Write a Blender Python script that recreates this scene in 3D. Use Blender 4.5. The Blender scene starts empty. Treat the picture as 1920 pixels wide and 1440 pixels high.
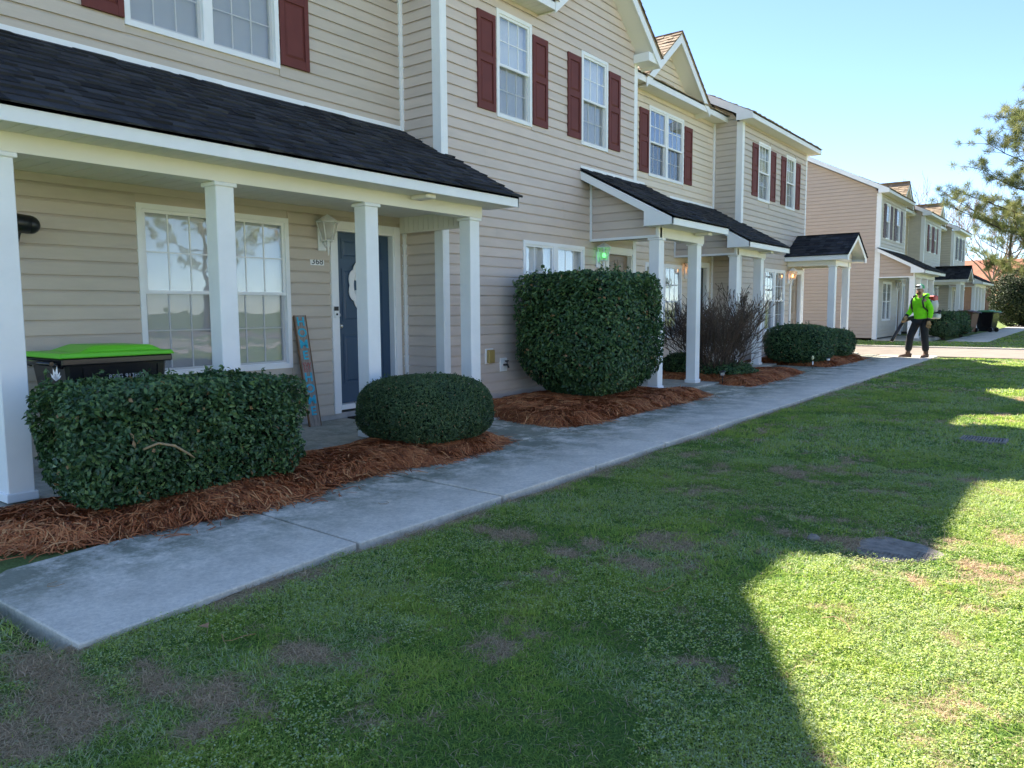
import bpy, bmesh, math, random
import numpy as np
from mathutils import Vector, Matrix
random.seed(7); rng = np.random.default_rng(7)
S = bpy.context.scene
COL = S.collection
# ------------------------------------------------------------------ camera
EYE = 1.30
cam = bpy.data.cameras.new('camera'); cam_o = bpy.data.objects.new('camera', cam); COL.objects.link(cam_o)
cam.sensor_width = 36.0; cam.lens = 1435.0/1920.0*36.0; cam.clip_start = .05; cam.clip_end = 2000
_y, _p, _r = (math.radians(v) for v in (37.4, 5.55, 0.35))
_fw = Vector((-math.sin(_y)*math.cos(_p), math.cos(_y)*math.cos(_p), -math.sin(_p)))
_rt = Vector((math.cos(_y), math.sin(_y), 0)); _up = _rt.cross(_fw)
_rt2 = _rt*math.cos(_r) - _up*math.sin(_r); _up2 = _up*math.cos(_r) + _rt*math.sin(_r)
_m = Matrix((_rt2, _up2, -_fw)).transposed().to_4x4(); _m.translation = (0, 0, EYE)
cam_o.matrix_world = _m
S.camera = cam_o
S.render.resolution_x, S.render.resolution_y = 1024, 768
# ------------------------------------------------------------------ sky and sun
SUN = Vector((-.993, .45, 1.0)).normalized()          # towards the sun
w = bpy.data.worlds.new('World'); S.world = w; w.use_nodes = True
nt = w.node_tree; nt.nodes.clear()
sky = nt.nodes.new('ShaderNodeTexSky'); sky.sky_type = 'NISHITA'; sky.sun_disc = False
sky.sun_elevation = math.asin(SUN.z); sky.sun_rotation = math.atan2(SUN.x, SUN.y)
sky.air_density = .62; sky.dust_density = 0; sky.ozone_density = 2.4
bg = nt.nodes.new('ShaderNodeBackground'); bg.inputs['Strength'].default_value = .057
wo = nt.nodes.new('ShaderNodeOutputWorld')
nt.links.new(sky.outputs[0], bg.inputs[0]); nt.links.new(bg.outputs[0], wo.inputs[0])
sl = bpy.data.lights.new('sun', 'SUN'); sl.energy = 2.8; sl.angle = math.radians(.53); sl.color = (1, .93, .82)
so = bpy.data.objects.new('sun', sl); COL.objects.link(so)
so.rotation_euler = (-SUN).to_track_quat('-Z', 'Y').to_euler(); so.location = (-20, 10, 25)
S.view_settings.view_transform = 'Standard'; S.view_settings.look = 'None'
S.view_settings.exposure = 2.68; S.view_settings.gamma = 1.0; S.view_settings.use_curve_mapping = False

# ------------------------------------------------------------------ helpers
WL = {}                                                # world position of every parent's origin
def link(o, parent=None):
    COL.objects.link(o)
    if parent is not None: o.parent = parent
    return o
def tag(o, label=None, cat=None, group=None, kind=None):
    if label: o['label'] = label
    if cat: o['category'] = cat
    if group: o['group'] = group
    if kind: o['kind'] = kind
    return o
def thing(name, label, cat, loc=(0, 0, 0), rotz=0, group=None):
    o = bpy.data.objects.new(name, None); o.empty_display_size = .2
    o.location = loc; o.rotation_euler = (0, 0, rotz); link(o)
    WL[o] = Vector(loc) if rotz == 0 else Vector((0, 0, 0))
    return tag(o, label, cat, group)
def copy_tree(o, parent=None):
    c = o.copy(); COL.objects.link(c)
    if parent is not None: c.parent = parent
    for ch in o.children: copy_tree(ch, c)
    return c
def raw_obj(name, me, mat, parent=None, smooth=False):
    o = bpy.data.objects.new(name, me); link(o, parent)
    if mat is not None and not me.materials: me.materials.append(mat)
    if parent is not None: WL[o] = WL.get(parent, Vector((0, 0, 0)))
    if smooth:
        me.polygons.foreach_set('use_smooth', [True]*len(me.polygons))
    return o
class MB:
    def __init__(s): s.v = []; s.f = []; s.sm = []
    def add(s, vs, fs, smooth=False):
        b = len(s.v); s.v += [tuple(p) for p in vs]; s.f += [tuple(i+b for i in f) for f in fs]; s.sm += [smooth]*len(fs); return s
    def hexa(s, p):                                    # 8 points: bottom ring then top ring
        return s.add(p, [(3,2,1,0),(4,5,6,7),(0,1,5,4),(1,2,6,5),(2,3,7,6),(3,0,4,7)])
    def box(s, x0, y0, z0, x1, y1, z1):
        x0, x1 = sorted((x0, x1)); y0, y1 = sorted((y0, y1)); z0, z1 = sorted((z0, z1))
        return s.hexa([(x0,y0,z0),(x1,y0,z0),(x1,y1,z0),(x0,y1,z0),(x0,y0,z1),(x1,y0,z1),(x1,y1,z1),(x0,y1,z1)])
    def prism(s, poly, ext):                           # polygon of 3-D points pushed along ext
        n = len(poly); e = Vector(ext); a = [Vector(p) for p in poly]; b = [p+e for p in a]
        fs = [tuple(range(n-1, -1, -1)), tuple(range(n, 2*n))] + [(i, (i+1) % n, n+(i+1) % n, n+i) for i in range(n)]
        return s.add(a+b, fs)
    def tube(s, pts, rad, n=8, cap=True, smooth=True):
        pts = [Vector(p) for p in pts]; k = len(pts)
        if not hasattr(rad, '__len__'): rad = [rad]*k
        vs = []; ref = None
        for i, p in enumerate(pts):
            t = (pts[min(i+1, k-1)] - pts[max(i-1, 0)])
            t = t.normalized() if t.length > 1e-9 else Vector((0, 0, 1))
            if ref is None: ref = t.orthogonal().normalized()
            ref = (ref - t*ref.dot(t)); ref = ref.normalized() if ref.length > 1e-6 else t.orthogonal().normalized()
            bn = t.cross(ref)
            for j in range(n):
                a = 2*math.pi*j/n; vs.append(p + (ref*math.cos(a) + bn*math.sin(a))*rad[i])
        fs = [(i*n+j, i*n+(j+1) % n, (i+1)*n+(j+1) % n, (i+1)*n+j) for i in range(k-1) for j in range(n)]
        s.add(vs, fs, smooth)
        if cap: s.f += [tuple(len(s.v)-k*n+j for j in range(n-1, -1, -1)), tuple(len(s.v)-n+j for j in range(n))]; s.sm += [False]*2
        return s
    def lathe(s, prof, c=(0, 0, 0), n=16, smooth=True):
        c = Vector(c); vs = [c + Vector((r*math.cos(2*math.pi*j/n), r*math.sin(2*math.pi*j/n), z)) for r, z in prof for j in range(n)]
        k = len(prof)
        fs = [(i*n+j, i*n+(j+1) % n, (i+1)*n+(j+1) % n, (i+1)*n+j) for i in range(k-1) for j in range(n)]
        s.add(vs, fs, smooth)
        b = len(s.v)-k*n
        s.f += [tuple(b+j for j in range(n-1, -1, -1)), tuple(b+(k-1)*n+j for j in range(n))]; s.sm += [False]*2
        return s
    def ball(s, c, r, n=10, m=7):
        if not hasattr(r, '__len__'): r = (r, r, r)
        c = Vector(c); b = len(s.v); vs = []
        for i in range(1, m):
            t = math.pi*i/m
            for j in range(n):
                a = 2*math.pi*j/n; vs.append(c+Vector((r[0]*math.sin(t)*math.cos(a), r[1]*math.sin(t)*math.sin(a), r[2]*math.cos(t))))
        vs += [c+Vector((0, 0, r[2])), c-Vector((0, 0, r[2]))]; T, B = len(vs)-2, len(vs)-1
        fs = [(i*n+j, (i+1)*n+j, (i+1)*n+(j+1) % n, i*n+(j+1) % n) for i in range(m-2) for j in range(n)]
        fs += [(T, j, (j+1) % n) for j in range(n)] + [(B, (m-2)*n+(j+1) % n, (m-2)*n+j) for j in range(n)]
        return s.add(vs, fs, True)
    def build(s, name, mat, parent=None, bevel=0, fix=True, local=False):
        me = bpy.data.meshes.new(name)
        off = Vector((0, 0, 0)) if (parent is None or local) else WL.get(parent, Vector((0, 0, 0)))
        me.from_pydata([Vector(v)-off for v in s.v], [], s.f)
        if any(s.sm): me.polygons.foreach_set('use_smooth', s.sm)
        if fix or bevel:
            bm = bmesh.new(); bm.from_mesh(me)
            bmesh.ops.recalc_face_normals(bm, faces=bm.faces)
            if bevel: bmesh.ops.bevel(bm, geom=bm.edges[:], offset=bevel, segments=1, affect='EDGES', clamp_overlap=True)
            bm.to_mesh(me); bm.free()
        me.update()
        return raw_obj(name, me, mat, parent)
def np_mesh(name, V, tris, mat, parent=None, tone=None, off=None, quads=False, smooth=False):
    me = bpy.data.meshes.new(name); k = 4 if quads else 3
    V = np.asarray(V, np.float32)
    if off is not None: V = V - np.asarray(off, np.float32)
    elif parent is not None: V = V - np.array(WL[parent], np.float32)
    T = np.asarray(tris, np.int32)
    me.vertices.add(len(V)); me.vertices.foreach_set('co', V.ravel())
    me.loops.add(T.size); me.loops.foreach_set('vertex_index', T.ravel())
    me.polygons.add(len(T)); me.polygons.foreach_set('loop_start', np.arange(0, T.size, k, dtype=np.int32))
    if smooth: me.polygons.foreach_set('use_smooth', np.ones(len(T), bool))
    me.update(calc_edges=True); me.validate()
    if tone is not None:
        a = me.attributes.new('tone', 'FLOAT', 'POINT'); a.data.foreach_set('value', np.asarray(tone, np.float32))
    return raw_obj(name, me, mat, parent)
def text_mesh(name, txt, size, mat, parent, M, ext=.002, bold=0):  # M: matrix from text plane to parent space
    cu = bpy.data.curves.new(name, 'FONT'); cu.body = txt; cu.size = size; cu.extrude = ext; cu.align_x = 'CENTER'; cu.align_y = 'CENTER'
    cu.resolution_u = 3; cu.offset = bold
    to = bpy.data.objects.new(name+'_curve', cu); COL.objects.link(to)
    dg = bpy.context.evaluated_depsgraph_get()
    me = bpy.data.meshes.new_from_object(to.evaluated_get(dg))
    bpy.data.objects.remove(to); bpy.data.curves.remove(cu)
    me.transform(M); me.name = name
    me.materials.clear()
    return raw_obj(name, me, mat, parent)
def vnoise(x, y, seed=0):
    x = np.asarray(x, float); y = np.asarray(y, float)
    xi = np.floor(x).astype(np.int64); yi = np.floor(y).astype(np.int64); fx = x-xi; fy = y-yi
    def h(a, b):
        n = (a*374761393 + b*668265263 + seed*974711) & 0x7fffffff
        n = ((n ^ (n >> 13))*1274126177) & 0x7fffffff
        return ((n ^ (n >> 16)) & 0xffff)/65535.0
    u = fx*fx*(3-2*fx); v = fy*fy*(3-2*fy)
    return (h(xi, yi)*(1-u)+h(xi+1, yi)*u)*(1-v) + (h(xi, yi+1)*(1-u)+h(xi+1, yi+1)*u)*v
def fbm(x, y, seed=0, o=4):
    t = 0; a = .5; s = 0
    for i in range(o): t = t + a*vnoise(np.asarray(x)*2**i, np.asarray(y)*2**i, seed+i); s += a; a *= .5
    return t/s
def base(y): return .004*np.clip(y, -10, 32)           # the site climbs gently away from the camera

# ------------------------------------------------------------------ materials
def mat(name, col, rough=.6, spec=.5, metal=0, noise=0, nscale=8, bump=0, bscale=60, stretch=(1, 1, 1), tone=None, sss=0, rand=0):
    m = bpy.data.materials.new(name); m.use_nodes = True; N = m.node_tree; b = N.nodes['Principled BSDF']; L = N.links.new
    b.inputs['Roughness'].default_value = rough; b.inputs['Specular IOR Level'].default_value = spec; b.inputs['Metallic'].default_value = metal
    c4 = (*col, 1); b.inputs['Base Color'].default_value = c4
    geo = N.nodes.new('ShaderNodeNewGeometry'); mp = N.nodes.new('ShaderNodeVectorMath'); mp.operation = 'MULTIPLY'
    mp.inputs[1].default_value = stretch; L(geo.outputs['Position'], mp.inputs[0]); src = None
    if noise:
        n = N.nodes.new('ShaderNodeTexNoise'); n.inputs['Scale'].default_value = nscale; n.inputs['Detail'].default_value = 6; n.inputs['Roughness'].default_value = .65
        L(mp.outputs[0], n.inputs['Vector'])
        r = N.nodes.new('ShaderNodeMapRange'); r.inputs['From Min'].default_value = .3; r.inputs['From Max'].default_value = .7
        r.inputs['To Min'].default_value = 1-noise; r.inputs['To Max'].default_value = 1+noise; L(n.outputs['Fac'], r.inputs['Value'])
        mx = N.nodes.new('ShaderNodeVectorMath'); mx.operation = 'SCALE'; mx.inputs[0].default_value = col; L(r.outputs[0], mx.inputs['Scale']); src = mx.outputs[0]
        if rand:                                        # each board weathers a little differently
            oi = N.nodes.new('ShaderNodeObjectInfo'); r2 = N.nodes.new('ShaderNodeMapRange'); r2.inputs['To Min'].default_value = 1-rand; r2.inputs['To Max'].default_value = 1+rand; L(oi.outputs['Random'], r2.inputs['Value'])
            m2 = N.nodes.new('ShaderNodeVectorMath'); m2.operation = 'SCALE'; L(src, m2.inputs[0]); L(r2.outputs[0], m2.inputs['Scale']); src = m2.outputs[0]
    if tone:                                            # per-piece tone attribute picks a colour on a ramp
        at = N.nodes.new('ShaderNodeAttribute'); at.attribute_name = 'tone'
        rp = N.nodes.new('ShaderNodeValToRGB'); rp.color_ramp.elements.remove(rp.color_ramp.elements[1])
        for i, (p, cc) in enumerate(tone):
            e = rp.color_ramp.elements[0] if i == 0 else rp.color_ramp.elements.new(p); e.position = p; e.color = (*cc, 1)
        L(at.outputs['Fac'], rp.inputs[0]); src = rp.outputs[0]
    if src is not None: L(src, b.inputs['Base Color'])
    if bump:
        n2 = N.nodes.new('ShaderNodeTexNoise'); n2.inputs['Scale'].default_value = bscale; n2.inputs['Detail'].default_value = 4
        L(mp.outputs[0], n2.inputs['Vector'])
        bp = N.nodes.new('ShaderNodeBump'); bp.inputs['Strength'].default_value = bump; bp.inputs['Distance'].default_value = .01
        L(n2.outputs['Fac'], bp.inputs['Height']); L(bp.outputs[0], b.inputs['Normal'])
    if sss:
        out = N.nodes['Material Output']; tr = N.nodes.new('ShaderNodeBsdfTranslucent'); ms = N.nodes.new('ShaderNodeMixShader'); ms.inputs[0].default_value = sss
        if src is not None: L(src, tr.inputs[0])
        else: tr.inputs[0].default_value = c4
        L(b.outputs[0], ms.inputs[1]); L(tr.outputs[0], ms.inputs[2]); L(ms.outputs[0], out.inputs[0])
    return m
def glass_mat():
    m = bpy.data.materials.new('window_glass'); m.use_nodes = True; N = m.node_tree; N.nodes.clear(); L = N.links.new
    o = N.nodes.new('ShaderNodeOutputMaterial'); t = N.nodes.new('ShaderNodeBsdfTransparent'); t.inputs[0].default_value = (.97, .98, .99, 1)
    g = N.nodes.new('ShaderNodeBsdfGlossy'); g.inputs['Roughness'].default_value = .015
    n = N.nodes.new('ShaderNodeTexNoise'); n.inputs['Scale'].default_value = 3.5; geo = N.nodes.new('ShaderNodeNewGeometry'); L(geo.outputs['Position'], n.inputs['Vector'])
    bp = N.nodes.new('ShaderNodeBump'); bp.inputs['Strength'].default_value = .06; bp.inputs['Distance'].default_value = .02; L(n.outputs['Fac'], bp.inputs['Height']); L(bp.outputs[0], g.inputs['Normal'])
    lw = N.nodes.new('ShaderNodeLayerWeight'); lw.inputs['Blend'].default_value = .5
    mr = N.nodes.new('ShaderNodeMapRange'); mr.inputs['To Min'].default_value = .04; mr.inputs['To Max'].default_value = .40; L(lw.outputs['Facing'], mr.inputs['Value'])
    ms = N.nodes.new('ShaderNodeMixShader'); L(mr.outputs[0], ms.inputs[0]); L(t.outputs[0], ms.inputs[1]); L(g.outputs[0], ms.inputs[2]); L(ms.outputs[0], o.inputs[0])
    return m
def mix_clear(name, col, opaque):
    m = bpy.data.materials.new(name); m.use_nodes = True; N = m.node_tree; N.nodes.clear(); L = N.links.new
    o = N.nodes.new('ShaderNodeOutputMaterial'); t = N.nodes.new('ShaderNodeBsdfTransparent'); d = N.nodes.new('ShaderNodeBsdfDiffuse'); d.inputs[0].default_value = (*col, 1)
    ms = N.nodes.new('ShaderNodeMixShader'); ms.inputs[0].default_value = opaque; L(t.outputs[0], ms.inputs[1]); L(d.outputs[0], ms.inputs[2]); L(ms.outputs[0], o.inputs[0]); return m
def emit(name, col, s):
    m = bpy.data.materials.new(name); m.use_nodes = True; b = m.node_tree.nodes['Principled BSDF']
    b.inputs['Base Color'].default_value = (*col, 1); b.inputs['Emission Color'].default_value = (*col, 1); b.inputs['Emission Strength'].default_value = s; return m
M = {}
SID = dict(noise=.06, nscale=2.2, bump=.16, bscale=22, stretch=(1, 1, 5), rough=.5, spec=.35, rand=.05)
M['sid1'] = mat('taupe_siding', (.56, .475, .385), **SID)
M['sid2'] = mat('rose_beige_siding', (.645, .535, .455), **SID)
M['sid3'] = mat('cream_siding', (.73, .625, .495), **SID)
M['sid4'] = mat('grey_taupe_siding', (.575, .495, .415), **SID)
M['sid5'] = mat('tan_pink_siding', (.53, .415, .335), **SID)
M['sid6'] = mat('stone_siding', (.58, .53, .44), **SID)
M['core'] = mat('sheathing', (.12, .11, .10), .9)
M['white'] = mat('white_vinyl', (.87, .865, .85), .45, noise=.045, nscale=2.5, bump=.05, bscale=12)
M['cream'] = mat('almond_trim', (.85, .80, .69), .5, noise=.04, nscale=1.5)
M['soffit'] = mat('soffit_vinyl', (.82, .78, .70), .5)
M['shut'] = mat('burgundy_shutter', (.15, .042, .036), .6, .2, noise=.08, nscale=6)
M['shutd'] = mat('dark_shutter', (.075, .03, .035), .5)
M['shutb'] = mat('black_shutter', (.02, .02, .022), .5)
TN = [(0, (.016, .016, .018)), (.45, (.034, .035, .039)), (1, (.066, .067, .072))]
M['shing'] = mat('charcoal_shingle', (.02, .02, .03), .9, .2, tone=TN, bump=.5, bscale=220)
M['shingt'] = mat('tan_shingle', (.4, .3, .2), .9, .2, tone=[(0, (.20, .145, .095)), (.5, (.36, .27, .18)), (1, (.48, .37, .26))], bump=.5, bscale=200)
M['roofdeck'] = mat('tan_roof', (.34, .26, .18), .9, .2, noise=.25, nscale=6)
M['deckd'] = mat('roof_deck', (.012, .013, .017), .9, .2)
M['glass'] = glass_mat()
M['screen'] = mix_clear('insect_screen', (.14, .145, .16), .25)
M['blind'] = mat('blind_slats', (.86, .86, .85), .6)
M['curtain_or_dark_room'] = mat('curtain_or_dark_room', (.55, .53, .47), .9, noise=.2, nscale=5, stretch=(1, 6, .2))
M['door1'] = mat('blue_door', (.035, .075, .13), .4, noise=.05, nscale=3)
M['door2'] = mat('brown_door', (.25, .185, .13), .45); M['door3'] = mat('dark_door', (.035, .04, .045), .4)
M['metal'] = mat('brushed_metal', (.6, .6, .58), .3, metal=1); M['black'] = mat('black_plastic', (.012, .012, .013), .35)
M['print'] = mat('black_print', (.01, .01, .01), .5)
M['brown'] = mat('wood_brown', (.16, .085, .04), .7, noise=.3, nscale=20)
M['found'] = mat('foundation', (.40, .39, .37), .85, noise=.15, nscale=8)
# ------------------------------------------------------------------ house builders
class PX:                                              # wall facing +x at X, u = y
    def __init__(s, X): s.X = X
    def __call__(s, u, d, z): return (s.X+d, u, z)
class PY:                                              # wall facing -y at Y, u = x
    def __init__(s, Y): s.Y = Y
    def __call__(s, u, d, z): return (u, s.Y-d, z)
CH = .127
def bx(mb, P, u0, u1, z0, z1, d0, d1):
    return mb.hexa([P(u0, d0, z0), P(u1, d0, z0), P(u1, d1, z0), P(u0, d1, z0), P(u0, d0, z1), P(u1, d0, z1), P(u1, d1, z1), P(u0, d1, z1)])
def board(mb, P, b0, b1, t0, t1, z0, z1, k=0):
    z0 += random.uniform(-.0015, .0015); f = .74; m0, m1, zm = b0+(t0-b0)*f, b1+(t1-b1)*f, z0+(z1-z0)*f      # dutch-lap profile: flat face, scooped top, overhanging foot
    v = []
    for (u0, u1, di, do, z) in ((b0, b1, .014, .026+k, z0-.006), (m0, m1, .0, .020+k, zm), (t0, t1, -.004, .002+k, z1+.003)):
        v += [P(u0, di, z), P(u1, di, z), P(u1, do, z), P(u0, do, z)]
    return mb.add(v, [(3, 2, 1, 0), (8, 9, 10, 11)]+[(i+4*j, (i+1) % 4+4*j, (i+1) % 4+4*j+4, i+4*j+4) for j in (0, 1) for i in range(4)])
def siding(parent, P, z0, z1, lim, holes, m, pieces=True, seam=3.6):
    """lap boards between z0 and z1; lim(z) -> (u0, u1); holes = [(u0,u1,z0,z1)]"""
    if not callable(lim): a, b = lim; lim = lambda z: (a, b)
    n = int(math.ceil((z1-z0)/CH - 1e-6)); big = MB(); cnt = 0; sm = None
    for i in range(n):
        za = z0+i*CH; zb = min(za+CH, z1)
        if zb-za < .012: continue
        if i % 2 == 0: sm = random.uniform(.15, .85)*seam
        lb, lt = lim(za), lim(zb)
        if lb[1]-lb[0] < .03: continue
        if lt[1]-lt[0] < .01: c = (lt[0]+lt[1])/2; lt = (c-.005, c+.005)
        cuts = sorted((max(h[0], lb[0]-1), min(h[1], lb[1]+1)) for h in holes if h[2] < zb-.01 and h[3] > za+.01)
        segs = []; cur = lb[0]; curt = lt[0]
        for c0, c1 in cuts:
            if c0 > cur+.01: segs.append((cur, c0, curt, c0))
            cur = curt = max(cur, c1)
        if lb[1] > cur+.01: segs.append((cur, lb[1], curt, lt[1]))
        for h in holes:                                # courses notched over and under openings
            if not (h[2] < zb-.01 and h[3] > za+.01): continue
            for ya, yb in ((h[3], zb), (za, h[2])):
                if yb-ya > .008:
                    dd = lambda z: .017-.013*(z-za)/CH
                    q = MB().hexa([P(h[0], -.004, ya), P(h[1], -.004, ya), P(h[1], dd(ya), ya), P(h[0], dd(ya), ya), P(h[0], -.004, yb), P(h[1], -.004, yb), P(h[1], dd(yb), yb), P(h[0], dd(yb), yb)])
                    if pieces: q.build('siding_board', m, parent)
                    else: big.add(q.v, q.f)
        out = []
        for s0, s1, t0, t1 in segs:                    # factory lengths: a lap seam every few metres
            p = lb[0]+sm
            while p < s0+.25: p += seam
            if p < s1-.25 and abs(t1-s1) < .4:
                out += [(s0, p, t0, p, 0), (p-.02, s1, p-.02, t1, .0010)]
            else: out.append((s0, s1, t0, t1, 0))
        for s0, s1, t0, t1, k in out:
            if pieces: board(MB(), P, s0, s1, t0, t1, za, zb, k).build('siding_board', m, parent, fix=False if isinstance(P, PX) else True)
            else: board(big, P, s0, s1, t0, t1, za, zb, k)
    if not pieces and big.v: tag(big.build('siding', m, parent), kind='stuff')
def trim(parent, P, u0, u1, z0, z1, d0=-.01, d1=.024, name='corner_post', m='white'):
    return bx(MB(), P, u0, u1, z0, z1, d0, d1).build(name, M[m], parent, bevel=.003)
def blinds(mb, P, u0, u1, z0, z1, d):
    n = int((z1-z0)/.026)
    for i in range(n):
        z = z0+i*(z1-z0)/n
        mb.add([P(u0, d-.005, z), P(u1, d-.005, z), P(u1, d+.007, z+.031), P(u0, d+.007, z+.031)], [(0, 1, 2, 3)])
def window(house, P, u0, u1, z0, z1, units=1, grid=(3, 2), cover='blind', fw=.05, pieces=True, mull=.10):
    H = MB()
    bx(H, P, u0, u1, z0, z0+fw, -.09, .034); bx(H, P, u0, u1, z1-fw, z1, -.09, .034)
    bx(H, P, u0, u0+fw, z0+fw, z1-fw, -.09, .034); bx(H, P, u1-fw, u1, z0+fw, z1-fw, -.09, .034)
    wu = (u1-u0-2*fw-mull*(units-1))/units; cells = []
    for k in range(units):
        a = u0+fw+k*(wu+mull); cells.append((a, a+wu))
        if k: bx(H, P, a-mull, a, z0+fw, z1-fw, -.09, .030)
    W = H.build('window', M['white'], house)
    zm = (z0+z1)/2
    for a, b in cells:
        for up in (1, 0):
            s0, s1 = (zm-.02, z1-fw) if up else (z0+fw, zm+.025)
            dd = .008 if up else -.028; r = .032
            S_ = MB()
            bx(S_, P, a, b, s0, s0+r, dd-.022, dd+.012); bx(S_, P, a, b, s1-r, s1, dd-.022, dd+.012)
            bx(S_, P, a, a+r, s0+r, s1-r, dd-.022, dd+.012); bx(S_, P, b-r, b, s0+r, s1-r, dd-.022, dd+.012)
            g0, g1, h0, h1 = a+r, b-r, s0+r, s1-r; nc, nr = grid; mw = .013
            for c in range(1, nc): u = g0+(g1-g0)*c/nc; bx(S_, P, u-mw/2, u+mw/2, h0, h1, dd-.008, dd+.001)
            for q in range(1, nr): z = h0+(h1-h0)*q/nr; bx(S_, P, g0, g1, z-mw/2, z+mw/2, dd-.0085, dd+.0005)
            S_.build('sash', M['white'], W)
            if pieces:
                for c in range(nc):
                    for q in range(nr):
                        bx(MB(), P, g0+(g1-g0)*c/nc, g0+(g1-g0)*(c+1)/nc, h0+(h1-h0)*q/nr, h0+(h1-h0)*(q+1)/nr, dd-.006, dd-.003).build('pane', M['glass'], W, fix=True)
            else: bx(MB(), P, g0, g1, h0, h1, dd-.006, dd-.003).build('pane', M['glass'], W)
            if not up: MB().add([P(g0-.02, .0, h0-.02), P(g1+.02, .0, h0-.02), P(g1+.02, .0, h1), P(g0-.02, .0, h1)], [(0, 1, 2, 3)]).build('insect_screen', M['screen'], W, fix=False)
        B = MB()
        if cover == 'blind':
            if pieces: blinds(B, P, a+.005, b-.005, z0+fw, z1-fw, -.075)
            else: B.add([P(a, -.075, z0+fw), P(b, -.075, z0+fw), P(b, -.075, z1-fw), P(a, -.075, z1-fw)], [(0, 1, 2, 3)])
            B.build('blind', M['blind'], W, fix=False)
        elif cover == 'curtain_or_dark_room':
            n = 24; vs = []
            for i in range(n+1):
                u = a+(b-a)*i/n; d = -.08+.012*math.sin(i*2.1)
                vs += [P(u, d, z0+fw), P(u, d, z1-fw)]
            B.add(vs, [(2*i, 2*i+2, 2*i+3, 2*i+1) for i in range(n)]).build('curtain_or_dark_room', M['curtain_or_dark_room'], W, fix=False)
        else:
            B.add([P(a, -.085, z0+fw), P(b, -.085, z0+fw), P(b, -.085, z1-fw), P(a, -.085, z1-fw)], [(0, 1, 2, 3)]).build('curtain_or_dark_room', M['door3'], W, fix=False)  # near-black sheet stands in for the unlit room; no curtain hangs here
    return W
def shutter(house, P, u0, u1, z0, z1, m='shut', detail=True):
    s = MB(); d0, d1 = .018, .046; st = .055
    bx(s, P, u0, u1, z0, z1, d0, d0+.010)
    zm = z0+(z1-z0)*.53; rails = [(z0, z0+.09), (zm-.045, zm+.045), (z1-.09, z1)]
    for r0, r1 in rails: bx(s, P, u0+st, u1-st, r0, r1, d0+.010, d1-.002)
    bx(s, P, u0, u0+st, z0, z1, d0+.010, d1); bx(s, P, u1-st, u1, z0, z1, d0+.010, d1)
    o = s.build('shutter', M[m], house, bevel=.002 if detail else 0)
    for r0, r1 in ((z0+.09, zm-.045), (zm+.045, z1-.09)):
        p = MB(); a, b = u0+st+.012, u1-st-.012; c0, c1 = r0+.012, r1-.012; e = .022
        p.hexa([P(a, d0+.012, c0), P(b, d0+.012, c0), P(b, d0+.012, c1), P(a, d0+.012, c1),
                P(a+e, d1-.005, c0+e), P(b-e, d1-.005, c0+e), P(b-e, d1-.005, c1-e), P(a+e, d1-.005, c1-e)]).build('panel', M[m], o)
def door(house, P, u0, u1, z0, z1, m, detail=True):
    F = MB(); f = .095
    bx(F, P, u0-f, u0, z0-.10, z1+f, -.02, .045); bx(F, P, u1, u1+f, z0-.10, z1+f, -.02, .045); bx(F, P, u0, u1, z1, z1+f, -.02, .043)
    bx(F, P, u0-.012, u0+.02, z0, z1, -.12, .03); bx(F, P, u1-.02, u1+.012, z0, z1, -.12, .03); bx(F, P, u0+.02, u1-.02, z1-.02, z1+.01, -.12, .03)
    F.build('door_frame', M['white'], house, bevel=.003)
    bx(MB(), P, u0-.01, u1+.01, z0-.06, z0, -.12, .05).build('threshold', M['white'], house)
    D = bx(MB(), P, u0+.022, u1-.022, z0+.004, z1-.022, -.095, -.055).build('door', m, house)
    if detail:
        w_ = (u1-u0-.044); a0 = u0+.022
        for c in (0, 1):
            p0 = a0+w_*(.13 if c == 0 else .55); p1 = p0+w_*.32
            for q0, q1 in ((.115, .405), (.475, .785), (.84, .955)):
                c0, c1 = z0+(z1-z0)*q0, z0+(z1-z0)*q1
                k = MB(); e = .03
                bx(k, P, p0, p1, c0, c0+.012, -.056, -.049); bx(k, P, p0, p1, c1-.012, c1, -.056, -.049)
                bx(k, P, p0, p0+.012, c0+.012, c1-.012, -.056, -.049); bx(k, P, p1-.012, p1, c0+.012, c1-.012, -.056, -.049)
                k.hexa([P(p0+.028, -.056, c0+.028), P(p1-.028, -.056, c0+.028), P(p1-.028, -.056, c1-.028), P(p0+.028, -.056, c1-.028),
                        P(p0+.045, -.048, c0+.045), P(p1-.045, -.048, c0+.045), P(p1-.045, -.048, c1-.045), P(p0+.045, -.048, c1-.045)])
                k.build('door_panel', m, D)
    kn = MB(); c = Vector(P(u0+.075, -.02, z0+.92)); kn.ball(c, .028); kn.tube([P(u0+.075, -.056, z0+.92), c], .012); kn.ball(Vector(P(u0+.075, -.047, z0+1.05)), (.016, .024, .024))
    kn.build('door_knob', M['metal'], D)
    return D
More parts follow.
